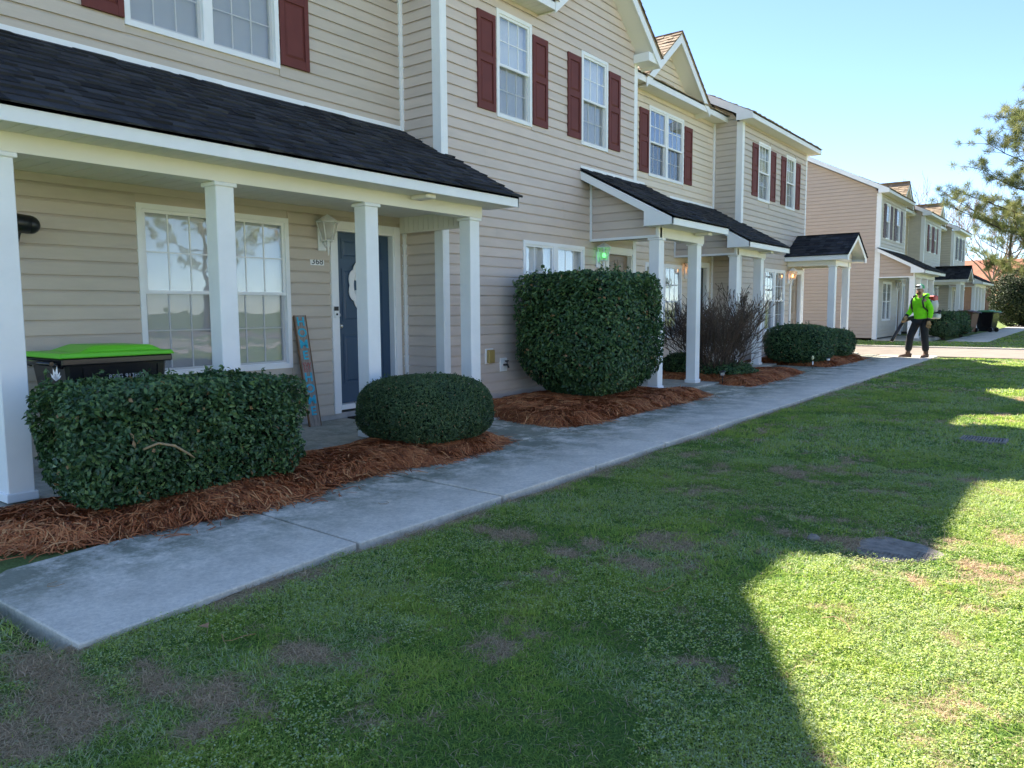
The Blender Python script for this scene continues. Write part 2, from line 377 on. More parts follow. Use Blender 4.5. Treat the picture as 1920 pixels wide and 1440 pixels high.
def lamp(house, P, u, z, bulb=None):
    B = bx(MB(), P, u-.055, u+.055, z-.13, z+.13, .018, .05).build('wall_lamp', M['white'], house, bevel=.01)
    f = MB(); c = lambda du, dd, dz: P(u+du*1.28, .14+dd*1.28, z+.02+dz*1.28)
    def ring(r, zz): return [c(r*math.cos(math.pi/6+math.pi/3*i), r*math.sin(math.pi/6+math.pi/3*i), zz) for i in range(6)]
    lo, hi = ring(.05, -.03), ring(.095, .13)
    for i in range(6): f.tube([lo[i], hi[i]], .007, 5)
    for R_ in (lo, hi): f.tube(R_+[R_[0]], .008, 5)
    f.add(lo, [tuple(range(6))]); f.add(ring(.105, .135)+[c(0, 0, .20)], [(i, (i+1) % 6, 6) for i in range(6)])
    f.tube([c(0, 0, -.03), c(0, 0, -.16)], [.02, .006], 8); f.tube([P(u, .04, z-.02), P(u, .10, z-.09), c(0, 0, -.06)], .011, 6)
    f.build('lantern_frame', M['white'], B)
    g = MB(); lo, hi = ring(.047, -.028), ring(.09, .125); g.add(lo+hi, [(i, (i+1) % 6, 6+(i+1) % 6, 6+i) for i in range(6)])
    g.build('lantern_glass', M['lampglass'] if bulb is None else M[bulb+'_glass'], B, fix=False)
    b = MB(); b.ball(c(0, 0, .035), (.026, .026, .04)); b.build('bulb', M['blind'] if bulb is None else M[bulb], B)
    return B
M['lampglass'] = mix_clear('lantern_glass', (.75, .72, .68), .35)
M['green'] = emit('green_bulb', (.10, 1, .16), 1.0); M['green_glass'] = mix_clear('green_lantern_glass', (.5, .8, .55), .3)
M['amber'] = emit('amber_bulb', (1, .50, .16), 1.6); M['amber_glass'] = mix_clear('amber_lantern_glass', (.9, .6, .3), .3)
def column(house, x1, y0, z0, z1, w_=.165):
    x0 = x1-w_; y1 = y0+w_
    c = MB().box(x0, y0, z0, x1, y1, z1).build('column', M['white'], house, bevel=.006)
    MB().box(x0-.02, y0-.02, z1-.035, x1+.02, y1+.02, z1-.001).build('column_cap', M['white'], c, bevel=.006)
    MB().box(x0-.016, y0-.016, z0, x1+.016, y1+.016, z0+.06).build('column_base', M['white'], c, bevel=.006)
    return c
def shingles(parent, O, A, U, length, rows, m, exp=.143, spread=None, name='shingles', tabw=(.07, .22)):
    """O eave corner, A unit vector along the eave, U unit vector up the slope; length(s) -> (a0,a1) at distance s up the slope"""
    O, A, U = Vector(O), Vector(A), Vector(U); Nn = A.cross(U).normalized()
    if Nn.z < 0: Nn = -Nn
    V = []; F = []; T = []
    for i in range(rows):
        s0 = i*exp-.012 if i == 0 else i*exp; s1 = s0+exp+.03
        a0, a1 = length(i*exp); c = a0-random.uniform(0, .2); rj = random.uniform(-.003, .003)
        while c < a1:
            w_ = random.uniform(*tabw); p0, p1 = max(c, a0), min(c+w_, a1); c += w_
            if p1-p0 < .01: continue
            th = random.choice((.010, .010, .021)); j = random.uniform(-.004, .004)+rj
            e0 = length(s1); q0, q1 = max(p0, min(e0[0], p1)), min(p1, max(e0[1], p0))
            k = len(V)
            lo0, lo1 = O+A*p0+U*(s0+j), O+A*p1+U*(s0+j); hi0, hi1 = O+A*q0+U*s1, O+A*q1+U*s1
            V += [lo0+Nn*.001, lo1+Nn*.001, hi1+Nn*.001, hi0+Nn*.001, lo0+Nn*(th+.004), lo1+Nn*(th+.004), hi1+Nn*.003, hi0+Nn*.003]
            F += [(k+4, k+5, k+6, k+7), (k, k+1, k+5, k+4), (k+1, k+2, k+6, k+5), (k+3, k, k+4, k+7)]
            T += [min(1, max(0, random.gauss(.45, .22)+(.12 if th > .01 else 0)))]*8
    off = WL[parent]
    me = bpy.data.meshes.new(name); me.from_pydata([v-off for v in V], [], F)
    a = me.attributes.new('tone', 'FLOAT', 'POINT'); a.data.foreach_set('value', T)
    return tag(raw_obj(name, me, m, parent), kind='stuff')
def soffit(house, x0, x1, y0, y1, z, along='x', name='porch_soffit', step=.10):
    s = MB(); s.box(x0, y0, z+.006, x1, y1, z+.012)
    if along == 'x':
        n = max(1, int(abs(y1-y0)/step))
        for i in range(n): s.box(x0, y0+(y1-y0)*i/n+.003, z, x1, y0+(y1-y0)*(i+1)/n-.003, z+.007)
    else:
        n = max(1, int(abs(x1-x0)/step))
        for i in range(n): s.box(x0+(x1-x0)*i/n+.003, y0, z, x0+(x1-x0)*(i+1)/n-.003, y1, z+.007)
    return s.build(name, M['soffit'], house, fix=False)
def shed_porch(house, wx, ex, y0, y1, zw, ze, bxf, by0, by1, sideL=None, sideR=None, cols=(), slab=.05, sid='sid1', ext=None, pieces=True, rakeL=True, holez=None, dz=0):
    """shed roof from the wall (wx, zw) to the eave (ex, ze); beam front at bxf"""
    zb, zt = 2.345+dz, 2.50+dz; run = ex-wx; m_ = (zw-ze)/run; L = math.hypot(run, zw-ze); U = Vector((-run, 0, zw-ze)).normalized()
    dk = MB(); t = .03
    dk.prism([(ex, y0, ze), (wx, y0, zw), (wx, y0, zw-t), (ex, y0, ze-t)], (0, y1-y0, 0))
    if ext: ye, wxe = ext; zx = ze+m_*(ex-wxe); dk.prism([(ex, y1, ze), (wxe, y1, zx), (wxe, y1, zx-t), (ex, y1, ze-t)], (0, ye-y1, 0))
    R_ = dk.build('porch_roof', M['deckd'], house)
    def ln(s):
        return (0, y1-y0 + ((ext[0]-y1+.02) if ext and s < (ex-wxe)/run*L-.02 else 0))
    shingles(R_, (ex+.03, y0-.012, ze-.012), (0, 1, 0), U, ln, int(L/.143)+(1 if pieces else 0), M['shing'])
    MB().box(wx+.02, y0, zw-.005, wx+.03, y1, zw+.045).build('flashing', M['white'], R_)
    ya, yb = y0, (ext[0] if ext else y1)
    MB().box(ex-.022, ya, ze-.125, ex, yb, ze-.002).build('fascia_board', M['white'], house, bevel=.003)
    soffit(house, bxf-.12, ex-.022, ya+.02, yb-.02, ze-.118)
    MB().box(bxf-.16, by0, zb, bxf, by1, zt+.03).build('porch_beam', M['cream'], house, bevel=.003)
    soffit(house, wx+.02, bxf-.16, by0, by1, zt-.05, name='porch_ceiling', step=.15)
    for side, yy, plane in (('L', y0, by0), ('R', yb, by1)):
        on = sideL if side == 'L' else sideR
        if on is None: continue
        d = .02 if side == 'L' else -.02; w0 = wx if not (side == 'R' and ext) else ext[1]
        zw0 = ze+m_*(ex-w0)
        MB().prism([(w0, yy, zw0-.004), (w0, yy, zw0-.15), (bxf-.10, yy, ze+m_*(ex-bxf+.10)-.15), (bxf-.10, yy, ze-.118), (ex, yy, ze-.118), (ex, yy, ze-.004)], (0, d, 0)).build('rake_board', M['white'], house)
        if on == 'siding' and side == 'L':
            P = PY(plane); lim = lambda z: (wx+.06, min(bxf-.02, ex-(z+.03-ze)/m_))
            g = MB().prism([(wx, plane+.03, zb), (bxf, plane+.03, zb), (bxf, plane+.03, ze+m_*(ex-bxf)-.06), (wx, plane+.03, zw-.06)], (0, .06, 0)).build('gable_wall', M['core'], house)
            siding(g, P, zb+.045, zw-.05, lim, [], M[sid], pieces)
            trim(house, P, wx+.018, wx+.055, zb, zw-.12, d1=.03, name='trim_board'); trim(house, P, wx+.055, bxf+.004, zb, zb+.04, d1=.032, name='trim_board')
            trim(house, P, bxf-.045, bxf+.004, zb+.04, ze-.02, d1=.03, name='trim_board')
    for cy in cols: column(house, bxf-.005, cy, slab, zb)
    f = MB(); fy = by0+(by1-by0)*.78; f.box(bxf+.02, fy-.07, ze-.16, bxf+.26, fy+.07, ze-.118); f.build('soffit_light', M['cream'], house, bevel=.01)
    return R_
def gable(house, xf, wallx, yc, hw, zf, m_, xb, sid, roofm='shingt', pieces=True, wall=True, rb=.15):
    zr = zf+m_*hw; th = .03; cs = math.hypot(1, m_)
    dk = MB()
    for s in (-1, 1):
        A_ = [(xf, yc+s*hw, zf), (xf, yc, zr), (xb, yc, zr)]
        dk.add([Vector(p) for p in A_]+[Vector(p)-Vector((0, 0, th*cs)) for p in A_], [(0, 1, 2), (5, 4, 3), (0, 3, 4, 1), (1, 4, 5, 2), (2, 5, 3, 0)])
    R_ = dk.build('gable_roof', M['deckd'] if roofm == 'shing' else M['roofdeck'], house)
    for s in (-1, 1):
        sl_ = hw*cs; U = Vector((0, -s/cs, m_/cs))
        ln = lambda t: (-.025, (xf-xb)*min(1, max(0, t/sl_)))
        O = Vector((xf, yc+s*(hw+.03), zf-.03*m_))
        shingles(R_, O, (-1, 0, 0), U, ln, int(sl_/.14)+1, M[roofm])
        n = Vector((0, s*m_/cs, 1/cs)); lo = Vector((xf-.004, yc+s*hw, zf))-n*.006; hi = Vector((xf-.004, yc, zr))-Vector((0, 0, .006*cs))
        MB().prism([lo, hi, hi-Vector((0, 0, rb*cs)), lo-Vector((0, 0, rb*cs))], (-.022, 0, 0)).build('rake_board', M['white'], house)
        lo2 = lo-Vector((.02, 0, (rb-.02)*cs)); hi2 = hi-Vector((.02, 0, (rb-.02)*cs))
        MB().prism([lo2, hi2, hi2-Vector((0, 0, .012)), lo2-Vector((0, 0, .012))], (wallx-xf-.0, 0, 0)).build('rake_soffit', M['soffit'], house)
    if wall:
        P = PX(wallx); zz = zf-rb*cs; top = zr-rb*cs+.02
        W_ = MB().prism([(wallx-.02, yc-hw, zz), (wallx-.02, yc+hw, zz), (wallx-.02, yc, top)], (-.1, 0, 0)).build('gable_wall', M['core'], house)
        siding(W_, P, zz+.02, top, lambda z: (yc-max(0, (top-z)/m_), yc+max(0, (top-z)/m_)), [], M[sid], pieces)
    return R_
def main_roof(house, ex, y0, y1, ze, rx=-11.5, zb=5.34, wx=None, rakeL=False, rakeR=False, m_=.51):
    zr = ze+m_*(ex-rx); bxk = 2*rx-ex; t = .03
    d = MB().prism([(ex, y0, ze), (rx, y0, zr), (bxk, y0, ze), (bxk, y0, ze-t), (rx, y0, zr-t), (ex, y0, ze-t)], (0, y1-y0, 0))
    R_ = d.build('main_roof', M['roofdeck'], house)
    L = math.hypot(ex-rx, zr-ze); U = Vector((rx-ex, 0, zr-ze)).normalized()
    shingles(R_, (ex+.02, y0, ze-.01), (0, 1, 0), U, lambda s: (0, y1-y0), 8, M['shingt'])
    MB().box(ex-.022, y0, zb, ex, y1, ze-.004).build('fascia_board', M['white'], house, bevel=.003)
    soffit(house, wx-.02, ex-.022, y0+.01, y1-.01, zb+.012, name='eave_soffit')
    for yy, on, s in ((y0, rakeL, -1), (y1, rakeR, 1)):
        if not on: continue
        MB().prism([(ex, yy, ze-.006), (rx, yy, zr-.006), (rx, yy, zr-.17), (wx-.04, yy, ze+m_*(ex-wx+.04)-.17), (wx-.04, yy, zb-.005), (ex, yy, zb-.005)], (0, s*.02, 0)).build('rake_board', M['white'], house)
        MB().prism([(wx-.1, yy, ze+m_*(ex-wx+.1)-.10), (rx, yy, zr-.10), (rx, yy, zr-.12), (wx-.1, yy, ze+m_*(ex-wx+.1)-.12)], (0, -s*.3, 0)).build('rake_soffit', M['soffit'], house)
    return R_
def core(house, X, y0, y1, z1=5.42, xb=-16.5, holes=()):
    w_ = MB().box(xb, y0, .0, X-.13, y1, z1).build('wall', M['core'], house)
    return w_
def hol(*r): return [(a-.0, b+.0, c, d) for a, b, c, d in r]
ZS = .10                                               # bottom of the siding
def eave_return(house, x0, x1, y0, y1, z0, z1): MB().box(x0, y0, z0, x1, y1, z1).build('eave_return', M['white'], house, bevel=.004)

WX, BX = -7.05, -6.40
# ------------------------------------------------------------------ townhouse 368
h1 = thing('townhouse', 'taupe townhouse numbered 368 with blue door and long dark porch roof', 'house', (WX, 4.3, 0), group='townhouses of the near row')
c1 = core(h1, WX, 1.62, 6.995); P = PX(WX)
w1d = (3.56, 5.215, .68, 2.295); w1u = (3.55, 5.18, 3.85, 5.36); d1 = (5.87, 6.78, .20, 2.235)
siding(c1, P, ZS, 5.42, (1.6, 6.935), hol(w1d, w1u, (d1[0]-.09, d1[1]+.09, d1[2]-.1, d1[3]+.09)), M['sid1'])
siding(c1, PY(1.60), ZS, 8.1, lambda z: (-16.5+max(0, (z-5.4)/.51), WX-max(0, (z-5.4)/.51)), [], M['sid1'], pieces=False)
MB().box(WX-.1, 1.6, -.05, WX+.012, 7.0, ZS+.004).build('foundation', M['found'], h1)
trim(h1, P, 6.935, 6.998, ZS, 5.40, d1=.05)
window(h1, P, *w1d, units=2); window(h1, P, *w1u, units=2)
shutter(h1, P, 3.185, 3.545, 3.90, 5.09+.15); shutter(h1, P, 5.19, 5.56, 3.90, 5.24)
D1 = door(h1, P, *d1, M['door1']); lamp(h1, P, 5.66, 2.10)
main_roof(h1, -6.72, 1.35, 6.74, 5.51, wx=WX, zb=5.37, rakeL=True)
gable(h1, -6.70, WX, 4.43, 1.40, 5.50, .80, -8.9, 'sid3')
shed_porch(h1, WX, -5.35, 1.72, 6.998, 3.53, 2.59, -5.70, 1.86, 6.91, 'open', 'open', cols=(1.935, 3.55, 5.14, 6.70), slab=.035, ext=(7.15, -6.385))
e = MB(); n = 14
for i in range(n): e.box(WX+.03+i*1.15/n+.003, 6.88, 2.27, WX+.03+(i+1)*1.15/n-.003, 6.898, 2.47)
e.box(WX+.03, 6.875, 2.255, -5.86, 6.905, 2.275); e.box(WX+.03, 6.898, 2.27, -5.86, 6.904, 2.47); e.build('porch_end_panel', M['soffit'], h1)
np_ = bx(MB(), P, 5.50, 5.69, 1.81, 1.892, .016, .022).build('number_plate', M['white'], h1)
TX = lambda y, z, x: Matrix.Translation((x-h1.location.x, y-h1.location.y, z)) @ Matrix(((0, 0, 1, 0), (1, 0, 0, 0), (0, 1, 0, 0), (0, 0, 0, 1)))
text_mesh('digits', '368', .098, M['print'], np_, TX(5.595, 1.851, WX+.0235) @ Matrix.Scale(1.12, 4, (1, 0, 0)), .0008, .0003)
db = bx(MB(), P, 5.795, 5.84, 1.22, 1.345, .045, .07).build('doorbell', M['blind'], h1, bevel=.005)
bx(MB(), P, 5.793, 5.842, 1.30, 1.348, .05, .073).build('doorbell_lens', M['black'], db); MB().tube([P(5.817, .068, 1.258), P(5.817, .074, 1.258)], .013, 12).build('doorbell_button', M['black'], db)
sc = MB(); sc.tube([P(2.44, .17, 2.02), P(2.61, .20, 2.00)], .075, 16); sc.ball(Vector(P(2.61, .20, 2.00)), .073, 14, 8)
sc.tube([P(2.53, .018, 1.86), P(2.53, .12, 1.88), P(2.53, .18, 1.96)], .026, 8); sc.tube([P(2.53, .014, 1.87), P(2.53, .03, 1.87)], .05, 12)
sc.build('security_camera', M['black'], h1)
# ornament on the blue door
orn = thing('door_ornament', 'white scrolled plaque and wooden heart hanging on the blue door', 'ornament', (WX-.05, 6.30, 1.60))
o = MB(); R0 = []; R1 = []
for i in range(48):
    a = 2*math.pi*i/48; rr = 1+.12*abs(math.sin(4*a))-.03
    R0.append((WX-.04, 6.30+.20*rr*math.cos(a), 1.60+.27*rr*math.sin(a))); R1.append((WX-.04, 6.30+.135*math.cos(a), 1.60+.195*math.sin(a)))
o.add([(p[0]+dx, p[1], p[2]) for dx in (0, .012) for p in R0+R1],
      [f for i in range(48) for f in ((i, (i+1) % 48, 48+(i+1) % 48, 48+i), (96+i, 96+(i+1) % 48, 144+(i+1) % 48, 144+i), (i, (i+1) % 48, 96+(i+1) % 48, 96+i), (48+i, 48+(i+1) % 48, 144+(i+1) % 48, 144+i))])
o.build('plaque', M['white'], orn)
s = MB()
for sy in (-1, 1):
    for sz in (-1, 1):
        s.tube([(WX-.034, 6.30+sy*(.135-.10*t-.025*math.sin(t*9)), 1.60+sz*(.02+.085+.05*math.cos(t*8)*(1-t*.4))) for t in [k/14 for k in range(15)]], .010, 6)
s.tube([(WX-.034, 6.30, 1.44), (WX-.034, 6.30, 1.76)], .012, 6); s.build('scroll', M['white'], orn)
h_ = MB(); h_.prism([(WX-.05, 6.30+.055*math.sin(t)**3*1.0, 1.965+.05*(13*math.cos(t)-5*math.cos(2*t)-2*math.cos(3*t)-math.cos(4*t))/16) for t in [2*math.pi*k/24 for k in range(24)]], (.012, 0, 0))
h_.build('heart', M['brown'], orn); MB().tube([(WX-.045, 6.30, 1.95), (WX-.04, 6.22, 1.85)], .003, 5).tube([(WX-.045, 6.30, 1.95), (WX-.04, 6.38, 1.85)], .003, 5).build('hanging_cord', M['brown'], orn)

# ------------------------------------------------------------------ rose-beige bay house
h2 = thing('townhouse', 'rose beige townhouse whose upper wall shows two single shuttered windows and a gable', 'house', (BX, 9.4, 0), group='townhouses of the near row')
c2 = core(h2, BX, 7.01, 11.84); P = PX(BX)
wins2 = [(8.05, 8.825, 3.81, 5.17), (10.10, 10.885, 3.79, 5.165)]; w2d = (8.61, 10.20, .70, 2.26); d2 = (10.93, 11.72, .20, 2.215)
zg = 5.34
siding(c2, P, ZS, 6.95, lambda z: (7.085, 11.765) if z < 5.36 else (max(7.2 if z < 5.45 else 0, 10.50-max(.02, (6.72-z)/.82)), min(11.765, 10.50+max(.02, (6.72-z)/.82))), hol(w2d, *wins2, (d2[0]-.09, d2[1]+.09, d2[2]-.1, d2[3]+.09)), M['sid2'])
MB().prism([(BX-.13, 9.0, 5.3), (BX-.13, 11.84, 5.3), (BX-.13, 11.84, 5.6), (BX-.13, 10.5, 6.72), (BX-.13, 9.0, 5.5)], (-.4, 0, 0)).build('gable_wall', M['core'], h2)
siding(c2, PY(7.0), ZS, 5.36, (WX+.052, BX-.115), [], M['sid2'])
MB().box(BX-.1, 7.0, -.05, BX+.012, 11.85, ZS+.004).build('foundation', M['found'], h2)
cp = MB(); cp.box(BX-.115, 6.974, ZS, BX+.024, 6.999, 5.36); cp.box(BX+.002, 6.999, ZS, BX+.026, 7.09, 5.36); cp.build('corner_post', M['white'], h2, bevel=.003)
cp = MB(); cp.box(BX+.002, 11.76, ZS, BX+.026, 11.85, 5.36); cp.box(BX-.11, 11.85, ZS, BX+.024, 11.875, 5.36); cp.build('corner_post', M['white'], h2, bevel=.003)
for q in wins2: window(h2, P, *q)
window(h2, P, *w2d, units=2)
for a in (7.655, 8.84, 9.72, 10.905): shutter(h2, P, a, a+.36, 3.85, 5.05)
door(h2, P, *d2, M['door2']); lamp(h2, P, 10.60, 2.08, 'green')
main_roof(h2, -6.08, 6.76, 9.03, 5.47, wx=BX, rakeL=True)
zrd = 5.47+.51*(-6.08+11.5)
MB().prism([(-6.4, 9.03, 5.633), (-11.5, 9.03, zrd), (-16.92, 9.03, 5.47), (-16.92, 9.03, 5.44), (-11.5, 9.03, zrd-.03), (-6.4, 9.03, 5.60)], (0, 3.06, 0)).build('main_roof', M['roofdeck'], h2)
gable(h2, -6.06, BX, 10.53, 1.57, 5.50, .82, -8.7, 'sid2', wall=False)
eave_return(h2, BX+.02, -6.09, 11.72, 12.10, 5.36, 5.50)
shed_porch(h2, BX, -4.84, 10.09, 12.15, 3.43, 2.61, -5.20, 10.39, 12.0, 'siding', 'open', cols=(10.40, 11.75), slab=.08, sid='sid2')
ob = bx(MB(), P, 7.76, 7.93, .59, .79, .012, .03).build('outlet_box', M['white'], h2, bevel=.004); bx(MB(), P, 7.785, 7.915, .60, .775, .03, .075).build('outlet_cover', mat('outlet_amber', (.42, .30, .10), .4), ob, bevel=.01)
hb = bx(MB(), P, 8.07, 8.22, .47, .65, .012, .035).build('hose_bib', M['white'], h2, bevel=.004)
MB().tube([P(8.145, .03, .56), P(8.145, .10, .56), P(8.145, .12, .52)], .014, 8).tube([P(8.145, .09, .56), P(8.145, .09, .61)], .007, 6).tube([P(8.11, .09, .612), P(8.18, .09, .612)], .009, 6).build('spigot', M['black'], hb)

# ------------------------------------------------------------------ cream recessed house
h3 = thing('townhouse', 'cream townhouse with twin shuttered window under a small roof gable', 'house', (WX, 14.3, 0), group='townhouses of the near row')
c3 = core(h3, WX, 11.85, 16.69); P = PX(WX)
w3u = (13.55, 15.09, 3.85, 5.17); w3d = (13.45, 15.09, .70, 2.20); d3 = (15.52, 16.40, .20, 2.215)
siding(c3, P, ZS, 5.42, (11.88, 16.635), hol(w3u, w3d, (d3[0]-.09, d3[1]+.09, d3[2]-.1, d3[3]+.09)), M['sid3'])
MB().box(WX-.1, 11.86, -.05, WX+.012, 16.7, ZS+.004).build('foundation', M['found'], h3)
trim(h3, P, 16.635, 16.698, ZS, 5.40, d1=.05)
window(h3, P, *w3u, units=2, cover='none'); window(h3, P, *w3d, units=2, cover='curtain_or_dark_room')
shutter(h3, P, 13.155, 13.53, 3.89, 5.06); shutter(h3, P, 15.12, 15.49, 3.89, 5.06)
door(h3, P, *d3, M['door3']); lamp(h3, P, 15.27, 2.06, 'amber')
main_roof(h3, -6.72, 11.9, 16.68, 5.51, wx=WX, zb=5.37)
gable(h3, -6.70, WX, 14.25, 1.42, 5.49, .80, -8.9, 'sid3')
shed_porch(h3, WX, -5.35, 14.48, 16.698, 3.53, 2.59, -5.70, 14.74, 16.38, 'siding', 'open', cols=(14.77, 16.12), slab=.09, sid='sid4', ext=(16.85, -6.385))

# ------------------------------------------------------------------ grey taupe bay house at the end
h4 = thing('townhouse', 'grey taupe end townhouse with peaked porch roof and amber porch lamp', 'house', (BX, 19.0, 0), group='townhouses of the near row')
c4 = core(h4, BX, 16.71, 21.28); P = PX(BX)
wins4 = [(17.67, 18.46, 3.77, 5.09), (19.62, 20.35, 3.78, 5.09)]; w4d = (18.25, 19.76, .72, 2.245); d4 = (20.24, 21.06, .20, 2.20)
siding(c4, P, ZS, 5.36, (16.785, 21.255), hol(w4d, *wins4, (d4[0]-.09, d4[1]+.09, d4[2]-.1, d4[3]+.09)), M['sid4'])
siding(c4, PY(16.70), ZS, 5.95, lambda z: (WX+.052, BX-.115-max(0, (z-5.5)/.51)), [], M['sid4'])
e4 = MB().prism([(-16.5, 21.28, .0), (BX-.02, 21.28, 0), (BX-.02, 21.28, 5.45), (-11.5, 21.28, 8.0), (-16.5, 21.28, 5.45)], (0, .03, 0)).build('end_wall', M['sid4'], h4)
MB().box(BX-.1, 16.7, -.05, BX+.012, 21.29, ZS+.004).build('foundation', M['found'], h4)
cp = MB(); cp.box(BX-.115, 16.674, ZS, BX+.024, 16.699, 5.36); cp.box(BX+.002, 16.699, ZS, BX+.026, 16.79, 5.36); cp.build('corner_post', M['white'], h4, bevel=.003)
cp = MB(); cp.box(BX+.002, 21.25, ZS, BX+.026, 21.335, 5.36); cp.box(BX-.11, 21.31, ZS, BX+.002, 21.335, 5.36); cp.build('corner_post', M['white'], h4, bevel=.003)
for q in wins4: window(h4, P, *q)
window(h4, P, *w4d, units=2, cover='curtain_or_dark_room')
for a in (17.275, 18.475, 19.24, 20.365): shutter(h4, P, a, a+.355, 3.84, 5.0)
door(h4, P, *d4, M['door2']); lamp(h4, P, 20.02, 2.05, 'amber')
main_roof(h4, -6.08, 16.46, 21.52, 5.47, wx=BX, rakeL=True, rakeR=True)
def gable_porch(house, wx, xf, yc, hw, zf, m_, cols, bxf, slab, pieces=True, sid='sid3'):
    zr = zf+m_*hw; cs = math.hypot(1, m_); dk = MB()
    for s in (-1, 1):
        A_ = [(xf, yc+s*hw, zf), (xf, yc, zr), (wx, yc, zr), (wx, yc+s*hw, zf)]
        dk.add([Vector(p) for p in A_]+[Vector(p)-Vector((0, 0, .03)) for p in A_], [(0, 1, 2, 3), (7, 6, 5, 4), (0, 4, 5, 1), (1, 5, 6, 2), (2, 6, 7, 3), (3, 7, 4, 0)])
    R_ = dk.build('porch_roof', M['deckd'], house)
    for s in (-1, 1):
        sl_ = hw*cs; U = Vector((0, -s/cs, m_/cs))
        shingles(R_, Vector((xf+.02, yc+s*(hw+.03), zf-.03*m_)), (-1, 0, 0), U, lambda t: (0, xf-wx+.02), int(sl_/.143)+1, M['shing'])
        n = Vector((0, s*m_/cs, 1/cs)); lo = Vector((xf-.004, yc+s*hw, zf-.008)); hi = Vector((xf-.004, yc, zr-.008))
        MB().prism([lo, hi, hi-Vector((0, 0, .13)), lo+Vector((0, -s*.14, -.05)), lo+Vector((0, -s*.14, -.14)), lo-Vector((0, 0, .14))], (-.02, 0, 0)).build('rake_board', M['white'], house)
        MB().box(wx+.02, yc+s*(hw-.02), zf-.135, xf-.03, yc+s*hw, zf-.01).build('fascia_board', M['white'], house)
        MB().box(wx+.02, yc+s*(hw-.02), zf-.135, xf-.03, yc+s*(hw-.42), zf-.125).build('porch_soffit', M['soffit'], house)
        MB().add([(bxf-.02, yc+s*.01, zr-.05), (xf-.03, yc+s*.01, zr-.05), (xf-.03, yc+s*(hw-.03), zf-.05), (bxf-.02, yc+s*(hw-.03), zf-.05)], [(0, 1, 2, 3)]).build('rake_soffit', M['soffit'], house, fix=False)
        yb_ = cols[0]-.005 if s < 0 else cols[1]+.165
        MB().box(wx+.02, yb_, 2.345, bxf, yb_+(.165 if s < 0 else -.165)+(.005 if s < 0 else .0), zf-.10).build('porch_beam', M['cream'], house)
    W_ = MB().prism([(bxf-.02, cols[0], 2.345), (bxf-.02, cols[1]+.16, 2.345), (bxf-.02, cols[1]+.16, zf), (bxf-.02, yc, zr-.1), (bxf-.02, cols[0], zf)], (-.08, 0, 0)).build('gable_wall', M['cream'], house)
    siding(W_, PX(bxf), 2.46, zr-.12, lambda z: (yc-max(.01, min(hw-.25, (zr-.1-z)/m_)), yc+max(.01, min(hw-.25, (zr-.1-z)/m_))), [], M[sid], pieces)
    for c in cols: column(house, bxf-.01, c, slab, 2.345, .16)
    return R_
gable_porch(h4, BX, -4.87, 20.65, .95, 2.60, .57, (19.93, 21.19), -5.20, .12, sid='sid3')
# ------------------------------------------------------------------ ground, paving, beds
def soil_mat():
    m = bpy.data.materials.new('lawn_soil'); m.use_nodes = True; N = m.node_tree; b = N.nodes['Principled BSDF']; L = N.links.new
    b.inputs['Roughness'].default_value = .95; b.inputs['Specular IOR Level'].default_value = .1
    geo = N.nodes.new('ShaderNodeNewGeometry')
    def nz(sc, d=6, r=.6):
        n = N.nodes.new('ShaderNodeTexNoise'); n.inputs['Scale'].default_value = sc; n.inputs['Detail'].default_value = d; n.inputs['Roughness'].default_value = r; L(geo.outputs['Position'], n.inputs['Vector']); return n.outputs['Fac']
    def ramp(f, st):
        r = N.nodes.new('ShaderNodeValToRGB'); r.color_ramp.elements[0].position = st[0][0]; r.color_ramp.elements[0].color = (*st[0][1], 1)
        r.color_ramp.elements[1].position = st[1][0]; r.color_ramp.elements[1].color = (*st[1][1], 1); L(f, r.inputs[0]); return r.outputs[0]
    thatch = ramp(nz(90, 8, .8), [(.35, (.12, .078, .042)), (.66, (.66, .48, .29))])
    green = ramp(nz(60, 6, .8), [(.35, (.06, .12, .03)), (.7, (.19, .32, .075))])
    mask = ramp(nz(1.1, 8, .7), [(.33, (0, 0, 0)), (.46, (1, 1, 1))])
    at = N.nodes.new('ShaderNodeAttribute'); at.attribute_name = 'tone'
    mx = N.nodes.new('ShaderNodeMix'); mx.data_type = 'RGBA'; L(at.outputs['Fac'], mx.inputs['Factor']); L(thatch, mx.inputs['A']); L(green, mx.inputs['B']); L(mx.outputs['Result'], b.inputs['Base Color'])
    bp = N.nodes.new('ShaderNodeBump'); bp.inputs['Strength'].default_value = .9; bp.inputs['Distance'].default_value = .02; L(nz(70, 6, .8), bp.inputs['Height']); L(bp.outputs[0], b.inputs['Normal'])
    return m
